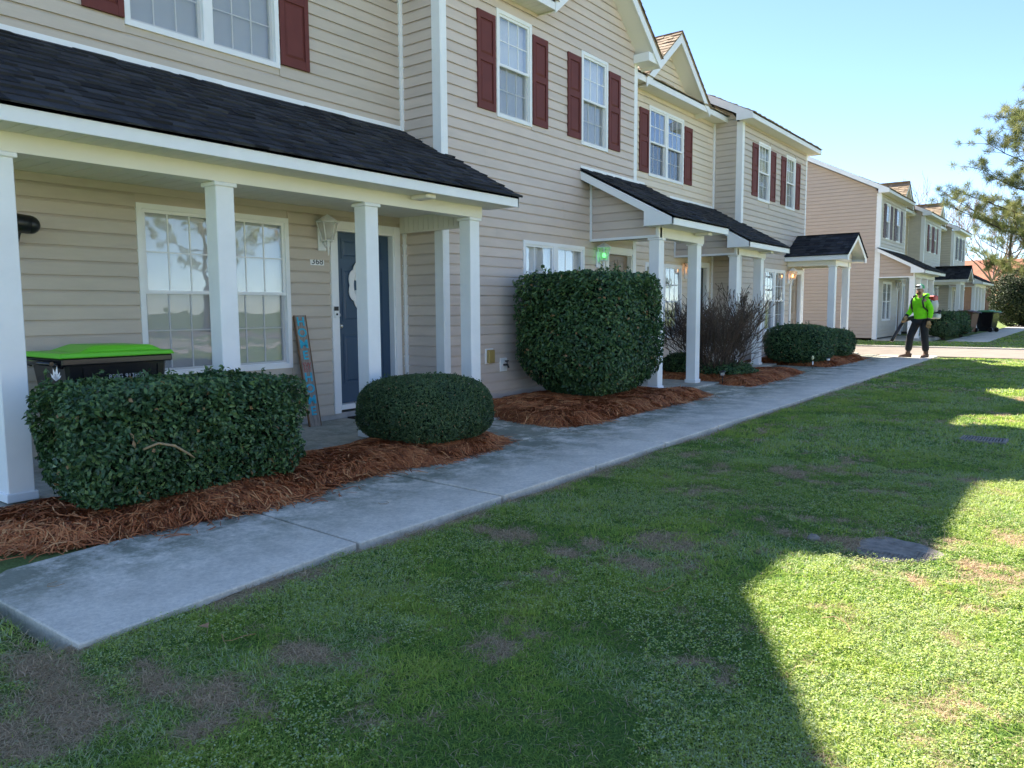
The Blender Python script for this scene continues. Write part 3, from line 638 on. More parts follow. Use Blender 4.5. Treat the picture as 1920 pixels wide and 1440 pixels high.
def conc_mat(name, col=(.42, .42, .40), stain=.5, moss=True):
    m = bpy.data.materials.new(name); m.use_nodes = True; N = m.node_tree; b = N.nodes['Principled BSDF']; L = N.links.new
    b.inputs['Roughness'].default_value = .88; b.inputs['Specular IOR Level'].default_value = .25
    geo = N.nodes.new('ShaderNodeNewGeometry')
    def nz(sc, d=6, r=.6):
        n = N.nodes.new('ShaderNodeTexNoise'); n.inputs['Scale'].default_value = sc; n.inputs['Detail'].default_value = d; n.inputs['Roughness'].default_value = r; L(geo.outputs['Position'], n.inputs['Vector']); return n.outputs['Fac']
    def mr(f, a, c, lo, hi):
        r = N.nodes.new('ShaderNodeMapRange'); r.inputs['From Min'].default_value = a; r.inputs['From Max'].default_value = c; r.inputs['To Min'].default_value = lo; r.inputs['To Max'].default_value = hi; L(f, r.inputs['Value']); return r.outputs[0]
    def mul(a, c):
        q = N.nodes.new('ShaderNodeMath'); q.operation = 'MULTIPLY'; L(a, q.inputs[0]); L(c, q.inputs[1]); return q.outputs[0]
    tone = mul(mr(nz(2.2, 8, .7), .3, .7, .82, 1.12), mr(nz(38, 6, .85), .3, .7, .74, 1.16))
    # grime that gathers on the planted side of the path
    sp = N.nodes.new('ShaderNodeSeparateXYZ'); L(geo.outputs['Position'], sp.inputs[0])
    ed = mr(sp.outputs['X'], -4.5, -3.35, 1.7, 0)
    st = mul(ed, mr(nz(2.6, 8, .8), .38, .58, 0, 1)); st2 = mr(nz(14, 8, .8), .56, .68, 0, .55)
    ad = N.nodes.new('ShaderNodeMath'); ad.operation = 'MAXIMUM'; L(st, ad.inputs[0]); L(mul(st2, mr(nz(1.5, 4), .45, .6, 0, 1)), ad.inputs[1])
    cA = N.nodes.new('ShaderNodeMix'); cA.data_type = 'RGBA'; cA.inputs['A'].default_value = (*col, 1); cA.inputs['B'].default_value = (col[0]*.36, col[1]*.40, col[2]*.36, 1)
    k = N.nodes.new('ShaderNodeMath'); k.operation = 'MULTIPLY'; k.inputs[1].default_value = stain; L(ad.outputs[0], k.inputs[0]); L(k.outputs[0], cA.inputs['Factor'])
    vm = N.nodes.new('ShaderNodeVectorMath'); vm.operation = 'SCALE'; L(cA.outputs['Result'], vm.inputs[0]); L(tone, vm.inputs['Scale']); L(vm.outputs[0], b.inputs['Base Color'])
    bp = N.nodes.new('ShaderNodeBump'); bp.inputs['Strength'].default_value = .35; bp.inputs['Distance'].default_value = .006; L(nz(120, 5, .7), bp.inputs['Height']); L(bp.outputs[0], b.inputs['Normal'])
    return m
M['soil'] = soil_mat(); M['conc'] = conc_mat('path_concrete', (.80, .71, .58), 1.0); M['slab'] = conc_mat('porch_concrete', (.62, .58, .50), .4); M['road'] = conc_mat('lane_concrete', (.27, .225, .185), .25)
WR, WLX = -3.22, -4.44                                 # right and left edge of the path
def walk_right(y): return WR + .0 + .006*np.clip(y-8, 0, 20)
def gz(x, y):
    x = np.asarray(x, float); y = np.asarray(y, float)
    z = base(y)-.024 + .030*(fbm(x*.8, y*.8, 3, 3)-.5) + .018*(fbm(x*5, y*5, 9, 2)-.5)
    z = z - .008*np.exp(-((x-WR)/.10)**2)*(y > 1.2)      # worn strip along the kerb of the path
    z = np.where((x < WR+.03) & (x > -7) & (y > 1.2) & (y < 60) & ~((x < -4.27) & (x > -5.3) & (y < 2.3)), base(y)-.09, z)
    z = np.where((y > 21.3) & (y < 26.1), np.minimum(z, base(y)-.06), z)
    z = np.where(x > 12, z, z)
    return z
def turf(cx, cy, seed=31):                             # 0 = worn bare, 1 = full turf
    g = fbm(cx*1.15+3, cy*1.15, seed+1, 4); f2 = fbm(cx*5.0, cy*5.0, seed+3, 5); f3 = fbm(cx*17, cy*17, seed+5, 2)
    b = np.clip((g*.30+f2*.45+f3*.25-.35)/.10, 0, 1)
    for ex, ey, ax, ay in WORN:
        w_ = np.hypot((cx-ex)/ax, (cy-ey)/ay); b = np.minimum(b, np.clip((w_-.62)*1.8+(f2-.5)*1.8+(f3-.5)*1.6, 0, 1))
    wk = np.clip((cx-WR-.06+(f2-.5)*.35)/.12, 0, 1)
    return np.minimum(b, np.where(cy < 21.6, np.maximum(wk, (cy < 1.2)*1.), 1))
WORN = [(-2.70, 1.04, .30, .17), (-3.08, 1.10, .24, .10), (-2.60, 1.30, .20, .10), (-2.38, 1.78, .13, .10), (-2.60, .84, .2, .12), (-2.36, 1.38, .12, .10), (-2.62, 3.45, .17, .16), (-2.2, 3.36, .12, .10)]
xs = np.unique(np.concatenate([np.linspace(-700, -20, 14), np.linspace(-20, -6, 14), np.linspace(-6, -4, 60), np.linspace(-4, 3, 150), np.linspace(3, 12, 40), np.linspace(12, 60, 16), np.linspace(60, 900, 14)]))
ys = np.unique(np.concatenate([np.linspace(-300, -10, 12), np.linspace(-10, .4, 20), np.linspace(.4, 8, 160), np.linspace(8, 30, 110), np.linspace(30, 80, 40), np.linspace(80, 1200, 16)]))
gx, gy = np.meshgrid(xs, ys); nx, ny = len(xs), len(ys)
idx = np.arange(nx*ny).reshape(ny, nx); q = np.stack([idx[:-1, :-1], idx[:-1, 1:], idx[1:, 1:], idx[1:, :-1]], -1).reshape(-1, 4)
g_ = np_mesh('ground', np.stack([gx, gy, gz(gx, gy)], -1).reshape(-1, 3), q, M['soil'], quads=True, smooth=True, tone=np.where((gx > WR) & (gy < 21.6) & (gx < 12), turf(gx, gy), .8).ravel()); tag(g_, kind='structure')

def slab_mb(mb, poly, t=.10, lift=0):                  # concrete slab following the site's fall
    mb.v and None
    top = [(x, y, float(base(y))+lift) for x, y in poly]
    n = len(top); mb.add(top+[(x, y, z-t) for x, y, z in top], [tuple(range(n)), tuple(range(2*n-1, n-1, -1))]+[(i, i+n, (i+1) % n+n, (i+1) % n) for i in range(n)])
    return mb
path = bpy.data.objects.new('sidewalk', None); link(path); WL[path] = Vector((0, 0, 0)); tag(path, kind='structure')
jy = [1.26, 2.79, 4.10, 5.35, 6.62, 7.90, 9.3, 10.75, 12.2, 13.7, 15.2, 16.8, 18.4, 20.0, 21.62]
for i in range(len(jy)-1):
    a, b = jy[i]+.012, jy[i+1]-.012; sk = .05 if i else 0
    poly = [(float(walk_right(a))+(.02 if i == 0 else 0), a), (float(walk_right(b)), b), (WLX, b+(.06 if i < 13 else 0)), (WLX+(.04 if i == 0 else 0), a+.06+(.06 if i == 0 else 0))]
    if i == 0: poly = [(WR+.11, a-.01), (float(walk_right(b)), b), (WLX, b+.06), (-4.33, a+.16), (-4.24, a+.06), (-3.9, a-.02)]
    slab_mb(MB(), poly, .10, random.uniform(-.004, .004)).build('paving_slab', M['conc'], path, bevel=.006)
def struct_slab(name, poly, lift, m, t=.14):
    o = slab_mb(MB(), poly, t, lift).build(name, M[m], None, bevel=.006); tag(o, kind='structure'); return o
struct_slab('porch_slab', [(-5.52, 1.70), (-5.52, 6.99), (-7.1, 6.99), (-7.1, 1.70)], .012, 'slab')
struct_slab('porch_slab', [(-4.95, 10.25), (-4.95, 12.15), (-6.45, 12.15), (-6.45, 10.25)], .035, 'slab')
struct_slab('porch_slab', [(-5.50, 14.6), (-5.50, 16.66), (-7.1, 16.66), (-7.1, 14.6)], .035, 'slab')
struct_slab('porch_slab', [(-4.95, 19.8), (-4.95, 21.45), (-6.45, 21.45), (-6.45, 19.8)], .035, 'slab')
struct_slab('path', [(WLX-.006, 5.95), (WLX-.006, 6.93), (-5.51, 6.98), (-5.51, 5.65)], .002, 'conc')
struct_slab('path', [(WLX-.006, 10.75), (WLX-.006, 12.1), (-4.94, 12.12), (-4.94, 10.3)], .008, 'conc')
struct_slab('path', [(WLX-.006, 15.6), (WLX-.006, 16.5), (-5.49, 16.6), (-5.49, 15.1)], .006, 'conc')
struct_slab('path', [(WLX-.006, 20.3), (WLX-.006, 21.3), (-4.94, 21.3), (-4.94, 20.0)], .006, 'conc')
struct_slab('road', [(-60, 21.75), (60, 21.55), (60, 25.55), (-60, 25.75)], -.012, 'road', .06)
struct_slab('kerb', [(-60, 25.76), (60, 25.56), (60, 25.70), (-60, 25.90)], .03, 'slab', .12)
struct_slab('sidewalk', [(-2.95, 30.4), (-2.95, 62), (-4.2, 62), (-4.2, 30.4)], .0, 'conc', .1)

# ---- pine straw
M['straw'] = mat('pine_straw', (.3, .12, .05), .75, .25, tone=[(0, (.12, .038, .018)), (.35, (.38, .118, .044)), (.7, (.57, .205, .075)), (1, (.72, .37, .16))])
M['strawbase'] = mat('pine_straw_mat', (.26, .105, .05), .95, .1, noise=.5, nscale=60, bump=.9, bscale=90)
def inside(px, py, poly):
    r = np.zeros(len(px), bool); n = len(poly)
    for i in range(n):
        x0, y0 = poly[i]; x1, y1 = poly[(i+1) % n]
        c = ((y0 > py) != (y1 > py)) & (px < (x1-x0)*(py-y0)/((y1-y0) if y1 != y0 else 1e-9)+x0); r ^= c
    return r
def edge_dist(px, py, poly):
    d = np.full(len(px), 9.)
    for i in range(len(poly)):
        a = np.array(poly[i]); b = np.array(poly[(i+1) % len(poly)]); ab = b-a
        t = np.clip(((px-a[0])*ab[0]+(py-a[1])*ab[1])/max(1e-9, ab@ab), 0, 1)
        d = np.minimum(d, np.hypot(px-a[0]-t*ab[0], py-a[1]-t*ab[1]))
    return d
def straw_bed(poly, label, dens, h=.09, wid=.0022, lift=0, seed=1):
    r = np.random.default_rng(seed); P_ = np.array(poly); lo, hi = P_.min(0), P_.max(0)
    t = thing('pine_straw_bed', label, 'mulch bed', ((lo[0]+hi[0])/2, (lo[1]+hi[1])/2, 0)); del t['category']; t['category'] = 'mulch bed'
    def hz(x, y):
        d = np.where(inside(x, y, poly), edge_dist(x, y, poly), 0)
        return base(y)+lift-.03 + h*(1-np.exp(-d/.14)) + .045*(fbm(x*4, y*4, seed+5, 3)-.35)*np.clip(d/.1, 0, 1)
    st = .05; ax = np.arange(lo[0], hi[0]+st, st); ay = np.arange(lo[1], hi[1]+st, st); X, Y = np.meshgrid(ax, ay)
    ins = inside(X.ravel(), Y.ravel(), poly).reshape(X.shape); I = np.arange(X.size).reshape(X.shape)
    keep = ins[:-1, :-1] | ins[1:, :-1] | ins[:-1, 1:] | ins[1:, 1:]
    Q = np.stack([I[:-1, :-1], I[:-1, 1:], I[1:, 1:], I[1:, :-1]], -1)[keep]
    tag(np_mesh('straw_mat', np.stack([X, Y, hz(X.ravel(), Y.ravel()).reshape(X.shape)-.012], -1).reshape(-1, 3), Q, M['strawbase'], t, quads=True, smooth=True), kind='stuff')
    area = (hi-lo).prod(); n = int(area*dens); x = r.uniform(lo[0]-.06, hi[0]+.22, n); y = r.uniform(lo[1]-.06, hi[1]+.06, n)
    k = inside(x, y, poly) | ((edge_dist(x, y, poly) < .05) & (r.random(n) < .35)) | ((edge_dist(x, y, poly) < .22) & (r.random(n) < .012)); x, y = x[k], y[k]; n = len(x)
    L = r.uniform(.11, .27, n); a0 = 2*np.pi*fbm(x*2.2, y*2.2, seed+2, 2)*1.6 + r.normal(0, 1.1, n); bend = r.normal(0, .9, n); up = r.normal(.05, .16, n)
    wv = wid*r.uniform(.7, 1.5, n); zz = hz(x, y)+r.uniform(0, .03, n); V = []; K = 5
    for j in range(K):
        s = (j/(K-1)-.5); ang = a0+bend*s
        cx = x+np.cos(ang)*L*s; cy = y+np.sin(ang)*L*s; cz = np.maximum(hz(cx, cy), base(cy)+lift-.028)+(zz-hz(x, y)) + up*L*s*.6+.018*np.sin(np.pi*(s+.5))
        px_, py_ = -np.sin(ang)*wv, np.cos(ang)*wv
        V += [np.stack([cx-px_, cy-py_, cz], -1), np.stack([cx+px_, cy+py_, cz+wv*.8], -1)]
    V = np.stack(V, 1).reshape(-1, 3); b = np.arange(n)[:, None]*2*K
    Q = np.concatenate([np.stack([b[:, 0]+2*j, b[:, 0]+2*j+1, b[:, 0]+2*j+3, b[:, 0]+2*j+2], -1) for j in range(K-1)])
    tone = np.repeat(np.clip(r.normal(.5, .25, n)+.25*(fbm(x*3, y*3, seed+8, 2)-.5), 0, 1), 2*K)
    tag(np_mesh('straw', V, Q, M['straw'], t, tone=tone, quads=True), kind='stuff')
    return t
B1 = [(-5.50, 1.55), (-5.15, 1.46), (-4.78, 1.50), (-4.55, 1.78), (-4.38, 2.2), (-4.28, 2.9), (-4.34, 3.35), (-4.48, 3.75), (-4.46, 4.1), (-4.33, 4.8), (-4.36, 5.4), (-4.60, 5.85), (-5.0, 6.0), (-5.49, 5.6)]
B2 = [(-6.36, 7.2), (-5.75, 7.06), (-5.2, 6.86), (-4.6, 6.80), (-4.42, 7.3), (-4.43, 8.3), (-4.40, 9.2), (-4.44, 10.3), (-4.62, 10.75), (-4.97, 10.30), (-5.0, 10.2), (-6.36, 10.2)]
B3 = [(-6.98, 12.25), (-4.95, 12.2), (-4.75, 11.95), (-4.38, 12.0), (-4.38, 13.2), (-4.42, 14.6), (-4.60, 15.3), (-5.4, 14.95), (-5.45, 14.5), (-6.98, 14.5)]
B4 = [(-6.36, 16.85), (-5.5, 16.72), (-4.7, 16.55), (-4.38, 16.7), (-4.36, 18.2), (-4.38, 19.6), (-4.6, 20.2), (-4.97, 19.9), (-6.36, 19.75)]
straw_bed(B1, 'pine straw bed under the wide hedge and the round clipped shrub', 9000, .10, .0029, seed=11)
straw_bed(B2, 'pine straw bed spread beneath the tall dark holly bush', 5200, .13, .003, seed=12)
straw_bed(B3, 'pine straw bed around the leafless shrub', 3000, .10, .004, seed=13)
straw_bed(B4, 'pine straw bed below the pair of round shrubs by the peaked porch', 2400, .10, .0045, seed=14)

# ---- leafy shrubs
LEAF = lambda nm, a, b, c, rough=.42: mat(nm, b, rough, .5, tone=[(0, a), (.5, b), (.9, c), (.97, (.30, .19, .08)), (1, (.34, .20, .09))], sss=.18)
M['holly'] = LEAF('holly_leaf', (.022, .058, .024), (.055, .125, .044), (.14, .23, .07), .42)
M['boxw'] = LEAF('boxwood_leaf', (.03, .066, .028), (.07, .13, .048), (.15, .22, .08), .5)
M['bark'] = mat('bark', (.10, .075, .055), .9, .2, noise=.3, nscale=30, bump=.5, bscale=50)
M['greybark'] = mat('grey_bark', (.20, .16, .125), .9, .2, noise=.3, nscale=12)
M['twig'] = mat('red_brown_twig', (.155, .108, .078), .8, .2, noise=.3, nscale=20)
M['farleaf'] = LEAF('far_leaf', (.012, .026, .010), (.035, .055, .018), (.085, .10, .035), .75)
M['dark'] = mat('shade_core_green', (.008, .018, .008), .9, .2, noise=.4, nscale=25, bump=1, bscale=30)  # near-black green stands in for the deep shade between leaves
def leaves(r, C, Nn, L, W, jitter=.7):
    n = len(C); D = Nn + r.normal(0, jitter, (n, 3)); D /= np.linalg.norm(D, axis=1)[:, None]
    T = r.normal(0, 1, (n, 3)); T[:, 2] += .5; T -= D*(T*D).sum(1)[:, None]; T /= np.linalg.norm(T, axis=1)[:, None]; B = np.cross(D, T)
    L = L*r.uniform(.6, 1.25, n)[:, None]; W = W*r.uniform(.7, 1.2, n)[:, None]
    V = np.stack([C-T*L*.5, C-T*L*.08+B*W*.5+D*W*.22, C+T*L*.5-D*L*.12, C-T*L*.08-B*W*.5+D*W*.22], 1).reshape(-1, 3)
    b = np.arange(n)*4
    return V, np.concatenate([np.stack([b, b+1, b+2], -1), np.stack([b, b+2, b+3], -1)])
def shrub(name, label, c, rad, p, n, lf, m, seed, z0=.03, zskirt=.0, lump=.10, lumpf=2.5, flat=False, group=None, thick=.16, trunk=True, under=.55, sprig=.04, shoots=.07):
    """c centre on the ground, rad (rx, ry, height); super-ellipsoid exponent p"""
    r = np.random.default_rng(seed); gzv = float(base(c[1])); t = thing(name, label, 'shrub', (c[0], c[1], gzv), group=group)
    h = rad[2]; cz = gzv+z0+h*.5
    d = r.normal(0, 1, (n*2, 3)); d /= np.linalg.norm(d, axis=1)[:, None]
    k = (np.abs(d)**p).sum(1)**(-1/p)
    # even out density on the flat faces
    w_ = k**2; d = d[r.random(len(d)) < w_/w_.max()][:n]; k = (np.abs(d)**p).sum(1)**(-1/p); n = len(d)
    lo = np.where(d[:, 2] < 0, 1+under*0*d[:, 2], 1)
    depth = 1-thick*r.random(n)**1.6
    lm = 1+lump*(fbm(np.arctan2(d[:, 1], d[:, 0])*lumpf+20, d[:, 2]*lumpf+7, seed, 3)-.5)*2
    tw = np.where(r.random(n) < sprig, 1+r.uniform(.0, .045, n), 1)
    sh = np.stack([d[:, 0]*rad[0], d[:, 1]*rad[1], d[:, 2]*h*.5], -1)*(k*depth*lm*tw)[:, None]
    tap = 1-under*np.clip(-sh[:, 2]/(h*.5), 0, 1)**3.2   # the skirt draws in towards the stems
    sh[:, :2] *= tap[:, None]
    C = sh+np.array([c[0], c[1], cz]); C[:, 2] = np.maximum(C[:, 2], gzv+.03)
    Nn = np.stack([d[:, 0]/rad[0], d[:, 1]/rad[1], d[:, 2]/(h*.5)], -1); Nn /= np.linalg.norm(Nn, axis=1)[:, None]; Nn[:, 2] += .35
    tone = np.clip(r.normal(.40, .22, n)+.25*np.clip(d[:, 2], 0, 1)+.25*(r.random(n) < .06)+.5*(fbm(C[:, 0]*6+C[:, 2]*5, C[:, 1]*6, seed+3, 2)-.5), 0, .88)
    tone = np.where(r.random(n) < .012, 1., tone)        # a few dead leaves
    ns = int(n*shoots/9); sel = r.integers(0, n, ns); sdir = Nn[sel]*.6+r.normal(0, .35, (ns, 3)); sdir[:, 2] += .7; sdir /= np.linalg.norm(sdir, axis=1)[:, None]; sl_ = r.uniform(.6, 2.0, ns)*lf[0]
    tt = np.tile(np.linspace(0, 1, 9), ns); SC = np.repeat(C[sel], 9, 0)+np.repeat(sdir*sl_[:, None], 9, 0)*tt[:, None]+r.normal(0, lf[1]*.4, (ns*9, 3))
    C = np.concatenate([C, SC]); Nn = np.concatenate([Nn, np.repeat(sdir, 9, 0)+r.normal(0, .8, (ns*9, 3))]); tone = np.concatenate([tone, np.clip(r.normal(.6, .15, ns*9), 0, .9)])
    V, T = leaves(r, C, Nn, lf[0], lf[1])
    tag(np_mesh('foliage', V, T, M[m], t, tone=np.repeat(tone, 4)), kind='stuff')
    # dark core painting deep shade behind the leaves, then the stems
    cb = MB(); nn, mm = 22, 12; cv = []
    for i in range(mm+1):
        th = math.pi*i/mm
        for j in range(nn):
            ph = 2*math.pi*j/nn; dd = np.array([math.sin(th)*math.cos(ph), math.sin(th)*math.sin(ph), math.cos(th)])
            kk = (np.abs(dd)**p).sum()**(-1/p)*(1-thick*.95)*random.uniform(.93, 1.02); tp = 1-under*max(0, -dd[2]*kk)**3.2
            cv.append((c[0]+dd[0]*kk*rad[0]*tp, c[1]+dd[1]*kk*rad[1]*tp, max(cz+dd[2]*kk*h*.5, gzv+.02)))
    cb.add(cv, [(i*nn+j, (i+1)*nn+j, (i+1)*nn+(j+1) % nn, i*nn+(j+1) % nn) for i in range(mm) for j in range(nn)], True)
    cb.build('shade_core', M['dark'], t, fix=False)
    st = MB()
    for i in range(7):
        a = random.uniform(0, 6.28); q = random.uniform(.3, .8)
        st.tube([(c[0]+.05*math.cos(a), c[1]+.05*math.sin(a), gzv-.05), (c[0]+.4*q*rad[0]*math.cos(a), c[1]+.4*q*rad[1]*math.sin(a), cz-.2*h), (c[0]+.95*q*rad[0]*math.cos(a), c[1]+.95*q*rad[1]*math.sin(a), cz+.3*h*random.random())], [.022, .014, .005], 6)
    st.build('stem', M['bark'], t)
    return t
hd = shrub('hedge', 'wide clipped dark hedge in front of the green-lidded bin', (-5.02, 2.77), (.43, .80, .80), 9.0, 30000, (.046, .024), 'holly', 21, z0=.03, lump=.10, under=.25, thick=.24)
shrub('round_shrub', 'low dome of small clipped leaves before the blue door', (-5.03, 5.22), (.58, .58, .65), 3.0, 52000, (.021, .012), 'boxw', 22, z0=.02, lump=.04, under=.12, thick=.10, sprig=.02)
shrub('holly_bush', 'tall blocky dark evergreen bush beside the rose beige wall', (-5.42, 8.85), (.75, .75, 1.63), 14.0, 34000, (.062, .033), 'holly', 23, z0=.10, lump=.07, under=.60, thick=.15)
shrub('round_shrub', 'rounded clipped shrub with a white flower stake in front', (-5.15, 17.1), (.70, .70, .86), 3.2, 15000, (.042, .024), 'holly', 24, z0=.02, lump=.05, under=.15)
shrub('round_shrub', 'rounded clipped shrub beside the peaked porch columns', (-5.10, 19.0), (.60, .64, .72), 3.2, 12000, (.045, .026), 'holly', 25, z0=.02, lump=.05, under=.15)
shrub('low_shrub', 'low green shrub in the straw behind the holly bush', (-5.95, 12.9), (.38, .38, .42), 2.2, 4000, (.05, .028), 'holly', 26, lump=.2)
shrub('low_shrub', 'low spreading greenery at the foot of the leafless shrub', (-5.25, 13.1), (.5, .55, .26), 2.2, 3500, (.05, .026), 'holly', 27, lump=.25)
# a pale dead stick and a white sprig in the hedge
MB().tube([(-4.56, 2.28, .47), (-4.53, 2.36, .50), (-4.52, 2.46, .47), (-4.535, 2.56, .40), (-4.55, 2.60, .37)], [.007, .008, .008, .007, .005], 6).build('dead_stick', mat('dead_wood', (.34, .24, .13), .8), hd)
sg = MB()
for a_, l_ in ((-.5, .06), (-.15, .085), (.12, .10), (.45, .065), (.75, .05)): sg.add([(-5.3, 2.11+math.sin(a_)*l_*t+w_, .84+.02+math.cos(a_)*l_*t) for t, w_ in ((0, 0), (.5, .009), (1, 0), (.5, -.009))], [(0, 1, 2, 3)])
sg.build('white_sprig', M['white'], hd)
# ---- leafless shrub
def bare_branching(mb, r, p, d, L, rad, lev, kids, spread, up=.25, n=5, segs=3, minr=.0022, curve=.25):
    pts = [Vector(p)]; d = Vector(d).normalized(); rs = [rad]
    for i in range(segs):
        d = (d+Vector((r.normal(0, curve), r.normal(0, curve), r.normal(up*.4, curve*.6)))*.35).normalized()
        pts.append(pts[-1]+d*L/segs); rs.append(max(minr, rad*(1-.5*(i+1)/segs)))
    mb.tube(pts, rs, n if lev > 1 else max(3, n-2), cap=False)
    if lev == 0: return
    for k in range(kids):
        i = r.integers(1, segs+1) if k < kids-1 else segs
        b = pts[i]; a = r.uniform(0, 6.283); o = d.orthogonal().normalized(); o = Matrix.Rotation(a, 3, d) @ o
        nd = (d+o*spread*r.uniform(.5, 1.3)+Vector((0, 0, up))).normalized()
        bare_branching(mb, r, b, nd, L*r.uniform(.55, .85), max(minr, rs[i]*.72), lev-1, kids, spread, up, n, segs, minr, curve)
r_ = np.random.default_rng(5)
bs = thing('leafless_shrub', 'leafless red brown twiggy shrub between two white porch columns', 'shrub', (-5.35, 13.0, float(base(13))))
for i in range(38):
    a = 2*math.pi*i/38+random.uniform(-.3, .3); q = random.uniform(.25, 1.25)
    mb = MB(); bare_branching(mb, r_, (-5.35+.08*math.cos(a), 13.0+.08*math.sin(a), .0), (q*math.cos(a), q*math.sin(a), 1.0), .60, .016, 4, 3, .62, .26, 4, 3, .0042)
    mb.v = [(min(-4.45, max(-6.3, x)), min(13.95, max(12.05, y)), min(z, 1.78+.08*math.sin(x*31)+.05*math.sin(y*23)+.1*math.sin((x+y)*67))) for x, y, z in mb.v]
    mb.build('branch', M['twig'] if i % 3 else M['bark'], bs, fix=False)

# ------------------------------------------------------------------ grass
M['grass'] = mat('grass_blades', (.05, .12, .02), .55, .35, tone=[(0, (.15, .26, .05)), (.30, (.31, .46, .08)), (.50, (.48, .57, .10)), (.60, (.50, .58, .16)), (.68, (.52, .60, .36)), (.76, (.46, .34, .20)), (1, (.78, .60, .40))], sss=.48)
def lawn(name, x0, x1, y0, y1, bands, seed, excl=None, parent=None):
    r = np.random.default_rng(seed); VV = []; QQ = []; TT = []; off = 0
    for (d0, d1_, dens, hgt, wid, cl) in bands:
        n = int((x1-x0)*(y1-y0)*dens/cl); cx = r.uniform(x0, x1, n); cy = r.uniform(y0, y1, n)
        dist = np.hypot(cx, cy); k = (dist >= d0) & (dist < d1_)
        # keep to what the lens can see, with a margin for a step aside
        ang = np.degrees(np.arctan2(-cx, cy)); k &= (ang > -34) & (ang < 92) | (dist < .5)
        if excl is not None: k &= ~excl(cx, cy)
        bare = turf(cx, cy)
        cx, cy, bare = (a[k] for a in (cx, cy, bare)); m = len(cx)
        x = np.repeat(cx, cl)+r.normal(0, .018, m*cl); y = np.repeat(cy, cl)+r.normal(0, .018, m*cl); bb = np.repeat(bare, cl)
        green = r.random(m*cl) < np.clip(.14+.86*bb, 0, 1)*.88
        keep = green | (r.random(m*cl) < .45+.5*(1-bb)); keep &= ~((x < WR+.015) & (y > 1.27) & (y < 21.6)); keep &= ~((x < WR+.02+.16*fbm(y*1.7, x*0+3, 77, 3)) & (y > 1.27) & (r.random(m*cl) < .8))
        x, y, bb, green = x[keep], y[keep], bb[keep], green[keep]; m = len(x)
        tuft = fbm(x*2.6+9, y*2.6, seed+5, 2)
        hh = hgt*r.uniform(.4, 1.15, m)*np.where(green, .50+.8*tuft*bb, .95); ww = wid*r.uniform(.7, 1.3, m)*np.where(green, 1, .8)
        a = r.uniform(0, 2*np.pi, m); lean = np.where(green, np.abs(r.normal(1.25, .55, m)), np.abs(r.normal(1.9, .6, m)))
        z = gz(x, y)-.004; pa = a+np.pi/2+r.normal(0, .5, m)
        dx, dy = np.cos(a), np.sin(a); px_, py_ = np.cos(pa)*ww*.5, np.sin(pa)*ww*.5
        def at(s, l): return np.stack([x+dx*hh*l*s*s, y+dy*hh*l*s*s, z+hh*(s-.30*np.minimum(l, 2.6)*s*s)], -1)
        W_ = np.stack([px_, py_, np.zeros(m)], -1)
        p0, p1, p2 = at(0, lean), at(.55, lean), at(1., lean)
        V = np.stack([p0-W_, p0+W_, p1-W_*.85, p1+W_*.85, p2], 1).reshape(-1, 3); b = np.arange(m)*5+off; off += 5*m
        QQ += [np.stack([b, b+1, b+3], -1), np.stack([b, b+3, b+2], -1), np.stack([b+2, b+3, b+4], -1)]; VV.append(V)
        clover = (fbm(x*1.7+40, y*1.7, seed+7, 3) > .52) & (r.random(m) < .42)
        tn = np.where(green, np.clip(r.normal(.30, .10, m)+.55*(tuft-.5), .02, .56), r.uniform(.76, 1, m)); tn = np.where(clover & green, r.uniform(.60, .69, m), tn)
        TT.append(np.repeat(tn, 5))
    return np_mesh(name, np.concatenate(VV), np.concatenate(QQ), M['grass'], parent, tone=np.concatenate(TT))
def no_grass(x, y):
    return (((x+.80)/.20)**2+((y-4.44)/.22)**2 < 1) | ((np.abs(x+.81) < .18) & (np.abs(y-8.5) < .14))
gl = lawn('lawn_grass', WR-.02, 8.4, -.2, 21.7, [(0, 3.6, 26000, .033, .0034, 8), (3.6, 7, 13000, .038, .0048, 8), (7, 13, 4600, .046, .0080, 6), (13, 23, 1700, .050, .014, 4)], 31, no_grass)
tag(gl, 'short patchy green lawn grass with dry straw-coloured tufts', 'grass', kind='stuff')
g2 = lawn('lawn_grass', -5.2, WR+.2, -.2, 2.15, [(0, 6, 8000, .045, .005, 6)], 33, lambda x, y: (y > 1.22) & (x > -4.30-.14*np.clip((y-1.4)/.6, 0, 1)) | inside(x, y, B1))
tag(g2, 'grass growing round the blunt end of the concrete path', 'grass', kind='stuff')
WR_ = WR; WR = -60
g3 = lawn('lawn_grass', -12, 8, 25.95, 30.4, [(0, 60, 500, .06, .022, 4)], 35)
tag(g3, 'grass verge between the lane and the far row', 'grass', kind='stuff')
g4 = lawn('lawn_grass', -2.9, 6, 30.4, 60, [(0, 80, 260, .06, .03, 4)], 36)
tag(g4, 'far lawn running beside the walk of the far row', 'grass', kind='stuff')
WR = WR_
rc = np.random.default_rng(91); n_ = 110000; cx = rc.uniform(WR+.05, 4, n_); cy = rc.uniform(.3, 9, n_); dd_ = np.hypot(cx, cy)
kk_ = (dd_ < 8) & (fbm(cx*1.3+40, cy*1.3, 38, 3) > .40) & (turf(cx, cy) > .7) & ~no_grass(cx, cy) & (np.degrees(np.arctan2(-cx, cy)) > -14); cx, cy = cx[kk_], cy[kk_]; n_ = len(cx)
cx = np.repeat(cx, 4)+rc.normal(0, .009, n_*4); cy = np.repeat(cy, 4)+rc.normal(0, .009, n_*4)
Vc, Tc = leaves(rc, np.stack([cx, cy, gz(cx, cy)+rc.uniform(.014, .030, n_*4)], -1), np.tile([0, 0, 1.6], (n_*4, 1)), .0095, .008, .45)
